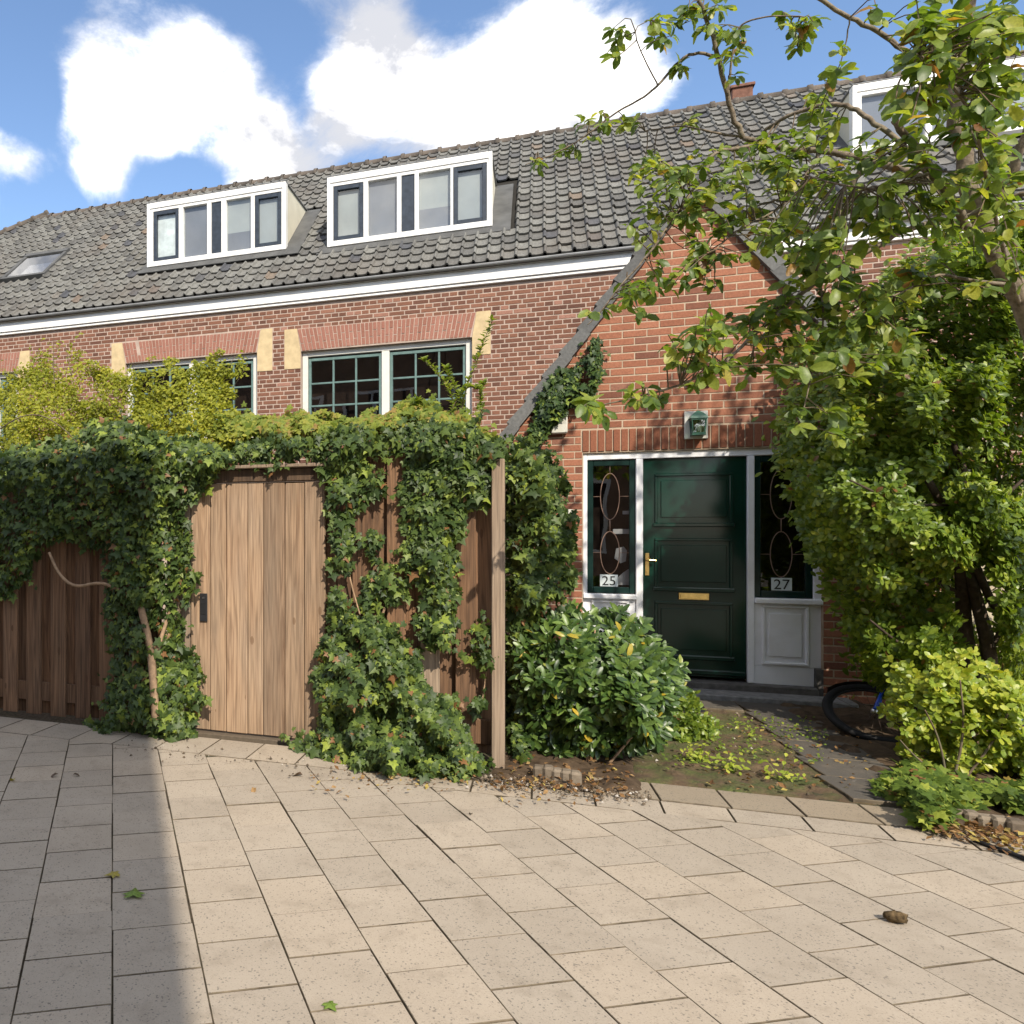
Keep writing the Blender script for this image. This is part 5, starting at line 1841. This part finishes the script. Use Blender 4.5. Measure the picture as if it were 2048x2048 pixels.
# ivy on the ground, lower right
giv = plant('ivy', 'low spreading blue green ivy on the ground at the lower right corner', 'ivy', (2.1, 5.4, 0))
polyJ = [(1745, 1560), (1790, 1535), (1810, 1500), (1850, 1500), (1900, 1540), (1960, 1560), (2048, 1555), (2100, 1560), (2100, 1615), (2010, 1612), (1960, 1600), (1900, 1640), (1860, 1650), (1830, 1645), (1810, 1600), (1770, 1590)]
xg, yg = sample_poly(polyJ, 1300, 10)
rr = np.stack([(xg - PX0) / FPX * cos(YAW) - sin(YAW), (xg - PX0) / FPX * sin(YAW) + cos(YAW), (PY0 - yg) / FPX], -1)
hz = .03 + .17 * rng.random(1300) * np.clip(edge_dist(xg, yg, polyJ) / 40, .1, 1)
pg = rr * ((hz - CAM_H) / rr[:, 2])[:, None] + np.array([0, 0, CAM_H])
ng = np.stack([rng.normal(0, .5, 1300), -.5 + rng.normal(0, .4, 1300), 1 + rng.normal(0, .2, 1300)], -1)
sg_ = rng.uniform(.045, .08, 1300)
split_pieces('leaf', 'foliage', IVY_V, IVY_F, frames(pg, np.stack([rng.normal(0, 1, 1300), rng.normal(-.5, .6, 1300), rng.normal(-.2, .3, 1300)], -1), ng, sg_), sg_, 'ground_ivy', giv, 300, smooth=True)

# weeds
for (wx, wy, lab, num_) in ((1466, 1535, 'lime green weed tuft on the mossy ground, nearer the laurel bush', 42), (1562, 1552, 'lime green weed tuft on the mossy ground, farther right towards the path', 36), (1395, 1512, 'trailing yellow green weed at the foot of the laurel bush', 60)):
    r = view_dir(wx, wy + 12)
    b = r * (-CAM_H / r[2]) + np.array([0, 0, CAM_H])
    wd = plant('weed', lab, 'weed', tuple(b), 'weeds on the mossy ground')
    p = b + np.stack([rng.normal(0, .05, num_), rng.normal(0, .05, num_), .02 + np.abs(rng.normal(0, .06, num_))], -1)
    aa = np.stack([rng.normal(0, 1, num_), rng.normal(0, 1, num_), rng.normal(.2, .4, num_)], -1)
    s_ = rng.uniform(.025, .045, num_)
    singles('leaf', tmpl_mesh('leaf', *YELLOW, 'weed_leaf'), frames(p, aa, np.stack([rng.normal(0, .4, num_), -.5 + rng.normal(0, .3, num_), np.ones(num_)], -1), s_), wd)
    st_ = MB()
    for q in p[::3]:
        st_.tube([b, (b + q) / 2 + np.array([0, 0, .01]), q], [.002, .0016, .001], 4)
    st_.build('stem', 'shoot_leaf', wd)
# low green cover on the mossy ground
nM = 1000
xm = rng.uniform(1330, 1650, nM)
ym = 1470 + 38 * rng.standard_normal(nM)
km = (ym < 1545) & (ym > 1430) & (vnoise(xm / 26., ym / 12.) > .5)
xm, ym = xm[km], ym[km]
rm_ = np.stack([(xm - PX0) / FPX * cos(YAW) - sin(YAW), (xm - PX0) / FPX * sin(YAW) + cos(YAW), (PY0 - ym) / FPX], -1)
pm = rm_ * ((.03 - CAM_H) / rm_[:, 2])[:, None] + np.array([0, 0, CAM_H])
pm[:, 2] += rng.uniform(0, .03, len(pm))
joined('ground_cover', *SMALL, frames(pm, rng.normal(0, 1, (len(pm), 3)), np.stack([rng.normal(0, .5, len(pm)), rng.normal(-.3, .4, len(pm)), np.ones(len(pm))], -1), rng.uniform(.018, .04, len(pm))), 'shrub_leaf', None, (1.2, 6.5, 0))

# edging stones
for (x0, y0, x1, y1, nst, lab) in ((1070, 1548, 1160, 1566, 5, 'small rough edging stone under the front of the laurel bush'), (1900, 1634, 2046, 1668, 5, 'small rough edging stone at the lower right bed')):
    for k in range(nst):
        t = (k + .5) / nst
        r = view_dir(x0 + (x1 - x0) * t, y0 + (y1 - y0) * t + 6)
        b = r * (-CAM_H / r[2]) + np.array([0, 0, CAM_H])
        s_ = .036 + rng.uniform(-.004, .006)
        st_ = MB().box(b[0] - s_, b[0] + s_, b[1] - .03, b[1] + .05, -.02, .075 + rng.uniform(-.01, .015), .014)
        od = ('first', 'second', 'third', 'fourth', 'fifth')[k]
        lab = od + (' rough edging stone from the fence post, under the front of the laurel bush' if x0 < 1500 else ' rough edging stone from the left along the bed behind the black hose')
        tag(st_.build('edging_stone', 'edging'), lab, 'stone', 'edging stones under the laurel' if x0 < 1500 else 'edging stones of the right bed')

# ------------------------------------------------------------------ tree
tree = plant('magnolia_tree', 'leaning broad leaved tree at the right whose branches hang before the gable and roof', 'tree', (2.95, 5.45, 0))


def path_d(pts, it=2):
    return smooth_path([atd(*p) for p in pts], it)


branches = [
    # trunk and leaders: (px, py, distance)
    ('trunk', [(2215, 1600, 4.75), (2190, 1330, 4.75), (2150, 1050, 4.75), (2110, 820, 4.7), (2058, 640, 4.6), (2008, 540, 4.5), (1968, 450, 4.45)], .075, .045),
    ('branch', [(1968, 450, 4.45), (1938, 380, 4.42), (1928, 310, 4.4), (1908, 240, 4.38), (1905, 130, 4.3), (1935, 40, 4.2), (1950, -120, 4.1)], .05, .03),
    ('branch', [(1968, 455, 4.45), (2000, 400, 4.4), (2030, 330, 4.3), (2062, 240, 4.2), (2110, 90, 4.1)], .03, .02),
    ('branch', [(1985, 505, 4.48), (1944, 471, 4.3), (1905, 405, 4.15), (1866, 343, 4.05), (1825, 290, 3.95), (1787, 240, 3.9)], .026, .016),
    ('branch', [(1905, 407, 4.2), (1850, 350, 4.4), (1733, 316, 4.7), (1640, 306, 4.9), (1541, 290, 5.0), (1485, 274, 5.05)], .024, .016),
    ('branch', [(1733, 319, 4.7), (1712, 350, 4.75), (1698, 400, 4.8), (1686, 430, 4.85)], .024, .012),
    ('branch', [(1485, 274, 5.05), (1460, 222, 5.0), (1440, 130, 4.9), (1424, 69, 4.85), (1402, 10, 4.8), (1380, -60, 4.7)], .017, .010),
    ('branch', [(1440, 115, 4.9), (1390, 103, 4.9), (1355, 123, 4.95), (1316, 172, 5.0), (1286, 196, 5.0), (1228, 226, 5.1), (1183, 265, 5.2), (1129, 299, 5.3), (1050, 330, 5.4)], .011, .003),
    ('branch', [(1316, 172, 5.0), (1260, 60, 4.9), (1300, 40, 4.9)], .005, .002),
    ('branch', [(1455, 190, 4.95), (1470, 64, 4.85), (1493, 40, 4.8), (1556, 30, 4.7), (1610, 34, 4.65)], .008, .003),
    ('branch', [(1900, 160, 4.2), (1797, 93, 4.0), (1748, 59, 3.95), (1689, 29, 3.9), (1640, 0, 3.85), (1560, -50, 3.8)], .014, .008),
    ('branch', [(1520, 282, 5.0), (1527, 262, 4.9), (1566, 236, 4.75), (1630, 211, 4.6), (1679, 206, 4.5), (1718, 222, 4.45), (1753, 245, 4.4), (1820, 300, 4.35), (1890, 390, 4.4)], .009, .016),
    ('branch', [(1975, 470, 4.45), (1890, 440, 4.4), (1807, 458, 4.4), (1689, 530, 4.45), (1630, 564, 4.5), (1532, 648, 4.5), (1493, 682, 4.45), (1440, 735, 4.3), (1350, 775, 4.2), (1250, 800, 4.3), (1180, 815, 4.4)], .02, .003),
    ('branch', [(1541, 290, 5.0), (1425, 300, 5.0), (1414, 343, 4.95), (1375, 393, 4.9), (1335, 456, 4.85), (1296, 510, 4.85), (1247, 564, 4.9), (1205, 620, 4.95), (1175, 650, 5.0)], .013, .003),
    ('branch', [(1640, 306, 4.9), (1600, 370, 4.7), (1560, 420, 4.6), (1480, 455, 4.5), (1430, 500, 4.5)], .01, .003),
    ('branch', [(2110, 90, 4.1), (2300, -60, 4.0), (2500, -300, 3.9), (2700, -500, 3.7)], .02, .01),
    ('branch', [(1930, 440, 4.4), (1990, 405, 4.2), (2080, 380, 4.0)], .018, .012),
    ('branch', [(1905, 110, 4.3), (1934, 128, 4.0), (2000, 115, 3.9), (2080, 95, 3.8)], .012, .007),
    ('branch', [(1866, 343, 4.05), (1760, 380, 3.9), (1680, 370, 3.9), (1610, 350, 4.0)], .007, .003),
    ('branch', [(2020, 570, 4.5), (1940, 560, 4.45), (1870, 545, 4.4), (1800, 590, 4.4), (1720, 610, 4.4)], .012, .003),
    ('branch', [(1485, 274, 5.05), (1440, 268, 5.1), (1400, 258, 5.1), (1360, 250, 5.2), (1290, 262, 5.3)], .009, .003),
    ('branch', [(1640, 560, 4.5), (1650, 650, 4.45), (1620, 760, 4.4), (1600, 850, 4.4)], .006, .003),
    ('branch', [(1700, 35, 3.9), (1690, 100, 3.95), (1668, 160, 4.0)], .004, .002),
    ('branch', [(2040, 610, 4.55), (2000, 480, 4.2), (1960, 300, 3.9), (1935, 200, 3.7), (1840, 110, 3.5)], .012, .004),
]
BP = []
for nm, pts, r0, r1 in branches:
    P = path_d(pts)
    m = len(P)
    rad = [r0 + (r1 - r0) * i / (m - 1) for i in range(m)]
    Pj = [p + rng.normal(0, .25 * min(r, .02), 3) for p, r in zip(P, rad)]
    MB().tube(Pj, rad, 10 if r0 > .05 else 7).build(nm, 'bark_tree', tree, smooth=True)
    BP += [p for p in P]
BP = np.array(BP)
# leaf clumps: (px, py, rx, ry, leaves, distance)
clumps = [(1400, 35, 60, 40, 70, 4.8), (1345, 60, 40, 40, 40, 4.85), (1240, 88, 32, 34, 24, 4.9), (1350, 140, 30, 30, 16, 4.95), (1250, 228, 45, 22, 30, 5.1), (1190, 268, 40, 22, 24, 5.2), (1120, 305, 40, 16, 18, 5.3), (1060, 325, 25, 9, 9, 5.4), (1470, 105, 34, 45, 34, 4.9), (1440, 60, 40, 30, 30, 4.85),
          (1590, 45, 50, 26, 36, 4.7), (1610, 92, 38, 42, 38, 4.65), (1675, 110, 24, 36, 16, 4.0), (1660, 155, 16, 20, 7, 4.0), (1632, 188, 20, 18, 8, 4.5), (1775, 20, 35, 18, 14, 3.8),
          (1890, 55, 100, 80, 150, 3.5), (1850, 190, 75, 75, 110, 3.6), (1985, 130, 75, 110, 130, 3.6), (2030, 30, 50, 60, 60, 3.4), (1820, 110, 40, 40, 40, 3.5),
          (1645, 250, 46, 36, 34, 4.5), (1600, 290, 55, 35, 45, 4.8), (1375, 258, 40, 14, 14, 5.1), (1350, 335, 65, 26, 55, 5.0), (1290, 335, 30, 20, 20, 5.1), (1500, 300, 55, 28, 46, 5.0), (1500, 345, 75, 36, 85, 4.8), (1420, 400, 65, 46, 70, 4.7), (1570, 355, 65, 46, 70, 4.6), (1620, 405, 56, 46, 54, 4.4), (1690, 400, 46, 56, 50, 4.2), (1760, 390, 54, 54, 56, 4.0),
          (1350, 420, 52, 46, 55, 4.9), (1290, 472, 46, 32, 36, 4.9), (1440, 470, 40, 46, 44, 4.5), (1380, 520, 46, 46, 54, 4.8), (1330, 572, 56, 36, 48, 4.8), (1250, 590, 46, 36, 36, 4.9), (1415, 555, 36, 36, 30, 4.6), (1205, 640, 34, 24, 16, 5.0), (1540, 460, 46, 36, 44, 4.4),
          (1650, 490, 56, 46, 76, 4.0), (1640, 560, 86, 54, 125, 3.9), (1720, 600, 76, 56, 105, 3.8), (1590, 640, 85, 46, 115, 3.9), (1500, 640, 56, 36, 56, 4.0), (1420, 665, 56, 44, 66, 4.1), (1360, 705, 46, 44, 44, 4.2), (1440, 742, 36, 36, 40, 4.1), (1540, 742, 46, 46, 54, 4.0), (1620, 710, 46, 54, 54, 3.8), (1700, 690, 66, 54, 70, 3.7), (1775, 715, 60, 46, 50, 3.7), (1205, 810, 62, 26, 46, 4.35), (1290, 790, 36, 22, 28, 4.25), (1630, 820, 46, 36, 36, 3.9),
          (1830, 300, 55, 55, 54, 4.0), (1950, 265, 75, 75, 85, 3.9), (1995, 360, 55, 55, 54, 4.0), (1880, 385, 46, 46, 34, 4.1), (1890, 480, 50, 40, 30, 4.1), (1400, 350, 70, 40, 50, 4.8), (1465, 425, 60, 46, 55, 4.7), (1545, 485, 60, 46, 55, 4.4), (1600, 520, 56, 46, 50, 4.1), (1750, 480, 60, 50, 60, 4.0), (1830, 560, 60, 46, 55, 3.9), (1840, 420, 60, 50, 55, 4.1), (1690, 330, 50, 40, 40, 4.4), (1930, 400, 50, 40, 40, 4.0), (2020, 440, 45, 45, 44, 4.0), (2030, 540, 30, 50, 30, 4.1), (1960, 560, 40, 40, 26, 4.2), (1930, 480, 40, 30, 20, 4.1), (2010, 220, 50, 60, 50, 3.6), (1750, 300, 40, 40, 30, 4.2)]
P_, A_, N_, S_ = [], [], [], []
tw_ = MB()
for (cx_, cy_, rx, ry, nl, Z) in clumps:
    if cy_ > 540 and cx_ > 1480 and cx_ < 1900:
        Z += .6
        nl = int(nl * 1.15)
    ntw = max(2, nl // 6)
    left = nl = int(nl * 1.6)
    for q in range(ntw):
        tx, ty = cx_ + rx * rng.normal(0, .55), cy_ + ry * rng.normal(0, .55)
        tip = atd(tx, ty, Z * (1 + rng.normal(0, .035)))
        dd = np.linalg.norm(BP - tip, axis=1)
        root = BP[np.argmin(dd)]
        if dd.min() > .55:
            root = tip + (root - tip) * (.3 / dd.min()) if rng.random() < .6 else root
        mid = (root + tip) / 2 + rng.normal(0, .02, 3) + np.array([0, 0, .025])
        pth = smooth_path([root, mid, tip], 1)
        tw_.tube(pth, [.0045 - .0025 * i / (len(pth) - 1) for i in range(len(pth))], 4)
        k = min(left, 6 + int(rng.integers(-1, 3)))
        left -= k
        dv = norm((tip - root)[None])[0]
        for j in range(k):
            t = 1 - .5 * (j / max(k, 1)) * rng.uniform(.6, 1)
            p = root + (tip - root) * t + rng.normal(0, .008, 3)
            a = dv * .5 + rng.normal(0, .65, 3) + np.array([0, 0, -.45])
            P_.append(p)
            A_.append(a)
            N_.append(np.array([.1, -.45, .85]) + rng.normal(0, .5, 3))
            S_.append(rng.uniform(.055, .098) * (1.12 if Z < 4.1 or cy_ > 540 else 1.0))
# rest of the crown, unseen at the right, added to shade the door
for _ in range(105):
    c_ = np.array([3.7, 4.6, 5.55]) + norm(rng.normal(0, 1, (1, 3)))[0] * np.array([1.0, 1.2, 1.2]) * rng.random() ** .4
    root = np.array([3.3, 5.0, 4.6]) * .3 + c_ * .7
    tw_.tube([root, (root + c_) / 2 + rng.normal(0, .03, 3), c_], [.006, .004, .002], 4)
    for j in range(8):
        P_.append(c_ + rng.normal(0, .09, 3))
        A_.append(rng.normal(0, .7, 3) + np.array([0, 0, -.4]))
        N_.append(np.array([.1, -.3, .85]) + rng.normal(0, .5, 3))
        S_.append(rng.uniform(.06, .10))
P_, A_, N_, S_ = map(np.array, (P_, A_, N_, S_))
split_pieces('leaf', 'foliage', *TREE, frames(P_, A_, N_, S_), S_, 'tree_leaf', tree, 300, smooth=True)
tw_.build('twigs', 'bark_mid', tree, kind='stuff')

# ------------------------------------------------------------------ bicycle
bike = bpy.data.objects.new('bicycle', None)
RB = Matrix.Translation(Vector((2.42, 7.02, .015))) @ Matrix.Rotation(radians(-4), 4, 'Z') @ Matrix.Rotation(radians(-60), 4, 'X')
put(bike, None, RB)
tag(bike, 'blue bicycle leaning over behind the yellow green bush, one black wheel showing', 'bicycle')


def bpart(mb, name, mat, parent=None, smooth=True):
    o = mb.build(name, mat, None, (0, 0, 0), smooth)
    COL.objects.unlink(o)
    return put(o, parent or bike, RB)


def wheel(cx_):
    rr = .30
    ty = bpart(MB().tube([(cx_ + rr * cos(t), 0, rr + rr * sin(t)) for t in np.linspace(0, 2 * pi, 40, endpoint=False)], .030, 8, closed=True), 'wheel', 'rubber')
    bpart(MB().tube([(cx_ + (rr - .03) * cos(t), 0, rr + (rr - .03) * sin(t)) for t in np.linspace(0, 2 * pi, 40, endpoint=False)], .011, 6, closed=True), 'rim', 'black_metal', ty)
    sp = MB()
    for k in range(20):
        t = 2 * pi * k / 20
        sp.tube([(cx_ + .02 * cos(t + .6), .02 * (-1) ** k, rr + .02 * sin(t + .6)), (cx_ + .27 * cos(t), 0, rr + .27 * sin(t))], .0016, 4)
    bpart(sp, 'spokes', 'bark_dark', ty)
    bpart(MB().tube([(cx_, -.04, rr), (cx_, .04, rr)], .022, 8), 'hub', 'chrome', ty)


wheel(.02 + .30 - .32)
wheel(.98)
x0 = .0
fk = MB()
for sy_ in (-.045, .045):
    fk.tube([(0, sy_, .30), (.09, sy_, .50), (.14, sy_ * .6, .62)], .012, 7)
fk.tube([(.14, 0, .60), (.20, 0, .80)], .018, 8)
bpart(fk, 'fork', 'bike_blue')
bpart(MB().tube([(.18, 0, .72), (.50, 0, .33)], .022, 8).tube([(.19, 0, .77), (.60, 0, .62)], .019, 8).tube([(.50, 0, .33), (.62, 0, .74)], .018, 8).tube([(.50, .03, .33), (.98, .05, .30)], .011, 6).tube([(.50, -.03, .33), (.98, -.05, .30)], .011, 6).tube([(.60, .03, .64), (.98, .05, .30)], .010, 6).tube([(.60, -.03, .64), (.98, -.05, .30)], .010, 6), 'frame', 'bike_blue')
bpart(MB().tube([(.20, 0, .80), (.215, 0, .88), (.20, .12, .92), (.14, .26, .90)], .012, 7).tube([(.215, 0, .88), (.20, -.12, .92), (.14, -.26, .90)], .012, 7), 'handlebar', 'chrome')
bpart(MB().box(.50, .76, -.07, .07, .78, .83, .02).tube([(.63, 0, .72), (.64, 0, .80)], .012, 7), 'saddle', 'rubber', smooth=False)
bpart(MB().tube([(.50 + .085 * cos(t), .035, .33 + .085 * sin(t)) for t in np.linspace(0, 2 * pi, 18, endpoint=False)], .006, 5, closed=True).tube([(.50, .05, .33), (.57, .06, .19), (.57, .15, .19)], .010, 6).tube([(.50, -.05, .33), (.43, -.06, .47), (.43, -.15, .47)], .010, 6), 'crank', 'chrome')
mg = MB()
for t0, t1 in zip(np.linspace(.5, 2.4, 9)[:-1], np.linspace(.5, 2.4, 9)[1:]):
    mg.add([(0 + .345 * cos(t), w_, .30 + .345 * sin(t)) for t in (t0, t1) for w_ in (-.03, .03)], [(0, 1, 3, 2)])
bpart(mg, 'mudguard', 'black_metal')

# ------------------------------------------------------------------ loose things on the paving


def ground_at(px, py, z=.008):
    r = view_dir(px, py)
    return r * ((z - CAM_H) / r[2]) + np.array([0, 0, CAM_H])


M['leaf_green'] = leaf_mat('leaf_green', [(0, (.13, .20, .03)), (1, (.15, .22, .035))], trans=.2)
M['leaf_yellow'] = leaf_mat('leaf_yellow', [(0, (.30, .24, .04)), (1, (.33, .27, .05))], trans=.2)
M['leaf_brown'] = leaf_mat('leaf_brown', [(0, (.075, .045, .026)), (1, (.09, .055, .03))], trans=.1)
loose = [(268, 1787, .095, 'leaf_green', 'green lobed fallen leaf on the shaded paving', IVY_V, IVY_F, .4), (225, 1749, .07, 'leaf_yellow', 'yellow green fallen leaf just above the green lobed one on shaded paving', IVY_V, IVY_F, 2.2),
         (662, 2013, .055, 'leaf_green', 'green fallen leaf on the sunlit paving at the bottom edge', IVY_V, IVY_F, 4.0), (26, 1560, .06, 'leaf_yellow', 'yellow fallen leaf on the shaded paving at the far left', *TREE, 1.0),
         (110, 1551, .06, 'leaf_brown', 'dark brown curled leaf on the shaded paving before the board fence', *TREE, 2.6), (152, 1550, .05, 'leaf_brown', 'small dark leaf on the shaded paving, right of a similar curled one', *TREE, 5.2),
         (596, 1551, .085, 'leaf_brown', 'dark brown leaf on sunlit paving at the left tip of the ivy mound', *TREE, 1.5), (508, 1580, .06, 'dry_leaf', 'pale dry leaf on sunlit paving before the gate', *TREE, 3.3),
         (942, 1628, .04, 'leaf_brown', 'tiny brown leaf on sunlit paving before the fence post', *TREE, .2), (1188, 1462, .07, 'leaf_yellow', 'yellow leaf caught on the laurel bush', *TREE, 2.0)]
for (px_, py_, s_, mt, lab, V_, F_, rz) in loose:
    if 'caught' in lab:
        continue
    p = ground_at(px_, py_)
    me = tmpl_mesh('fallen_leaf', [(x_ * s_, (y_ - .4) * s_, (z_ * 1.6 + .08) * s_) for x_, y_, z_ in V_], F_, mt)
    o = bpy.data.objects.new('fallen_leaf', me)
    put(o, None, Matrix.Translation(Vector(p)) @ Matrix.Rotation(rz, 4, 'Z'))
    tag(o, lab, 'leaf', 'fallen leaves on the paving')
pl_ = ground_at(1790, 1845, 0)
vs, fs = [], []
nu, nv = 9, 6
for i in range(nv + 1):
    th = pi * i / nv
    for j in range(nu):
        ph = 2 * pi * j / nu
        rr_ = 1 + .28 * (vnoise(i * 1.3 + 5, j * 1.7) - .5) * 2
        vs.append((.042 * rr_ * sin(th) * cos(ph), .026 * rr_ * sin(th) * sin(ph), .024 + .024 * rr_ * cos(th)))
for i in range(nv):
    for j in range(nu):
        fs.append((i * nu + j, i * nu + (j + 1) % nu, (i + 1) * nu + (j + 1) % nu, (i + 1) * nu + j))
M['clump'] = plain('clump', (.085, .058, .03), .95, .1, nscale=60, var=.7, bmp=1.0)
co = MB().add(vs, fs).build('dry_clump', 'clump', None, (0, 0, 0), True)
co.matrix_local = Matrix.Translation(Vector(pl_))
tag(co, 'small brown lump lying alone on the sunlit paving at the right', 'clump')
hs = smooth_path([ground_at(x_, y_, .012) for x_, y_ in ((1948, 1680), (1985, 1694), (2020, 1705), (2060, 1722), (2140, 1750))], 2)
tag(MB().tube(hs, .011, 7).build('garden_hose', 'rubber', None, smooth=True), 'thin black hose lying on the paving at the lower right edge', 'hose')

# ------------------------------------------------------------------ house across the street (behind the camera), it throws the shade at the left
opp = thing('opposite_house', (-.3, -3.6, 0), 'tall narrow brick house opposite, whose shadow falls over the left of the paving', 'house')
OX0, OX1, OY, OZ = -2.9, 2.33, -3.6, 10.6
MB().box(OX0, OX1, OY - 9, OY, 0, OZ).build('wall', 'opp_wall', opp, (0, OY, 0))
for fx in range(2):
    for fz in range(3):
        xx, zz = -2.2 + fx * 2.3, 1.0 + fz * 3.2
        w = MB().box(xx, xx + 1.5, OY + .002, OY + .03, zz, zz + .09).box(xx, xx + 1.5, OY + .002, OY + .03, zz + 1.81, zz + 1.9).box(xx, xx + .09, OY + .002, OY + .03, zz + .09, zz + 1.81).box(xx + 1.41, xx + 1.5, OY + .002, OY + .03, zz + .09, zz + 1.81).box(xx + .7, xx + .8, OY + .002, OY + .03, zz + .09, zz + 1.81).build('window', 'white_paint', opp)
        MB().box(xx + .09, xx + 1.41, OY + .001, OY + .012, zz + .09, zz + 1.81).build('pane', 'room', w)
MB().box(OX0 - .02, OX1 + .02, OY - 9.1, OY + .05, OZ, OZ + .2).build('cornice', 'white_paint', opp)

opl = thing('opposite_house', (-9, -3.6, 0), 'lower long brick house opposite, mirrored dimly in the windows of the long facade', 'house')
MB().box(-19, OX0 - .03, OY - 9, OY - .05, 0, 7.7).build('wall', 'opp_wall', opl, (-9, OY, 0))
for fx in range(5):
    for fz in range(2):
        xx, zz = -17.6 + fx * 3.0, 1.0 + fz * 3.3
        yw = OY - .05
        w = MB().box(xx, xx + 1.6, yw + .002, yw + .03, zz, zz + .1).box(xx, xx + 1.6, yw + .002, yw + .03, zz + 1.8, zz + 1.9).box(xx, xx + .1, yw + .002, yw + .03, zz + .1, zz + 1.8).box(xx + 1.5, xx + 1.6, yw + .002, yw + .03, zz + .1, zz + 1.8).box(xx + .75, xx + .85, yw + .002, yw + .03, zz + .1, zz + 1.8).build('window', 'white_paint', opl)
        MB().box(xx + .1, xx + 1.5, yw + .001, yw + .012, zz + .1, zz + 1.8).build('pane', 'room', w)
MB().box(-19.1, OX0 - .03, OY - 9.1, OY + .0, 7.7, 7.85).build('cornice', 'white_paint', opl)
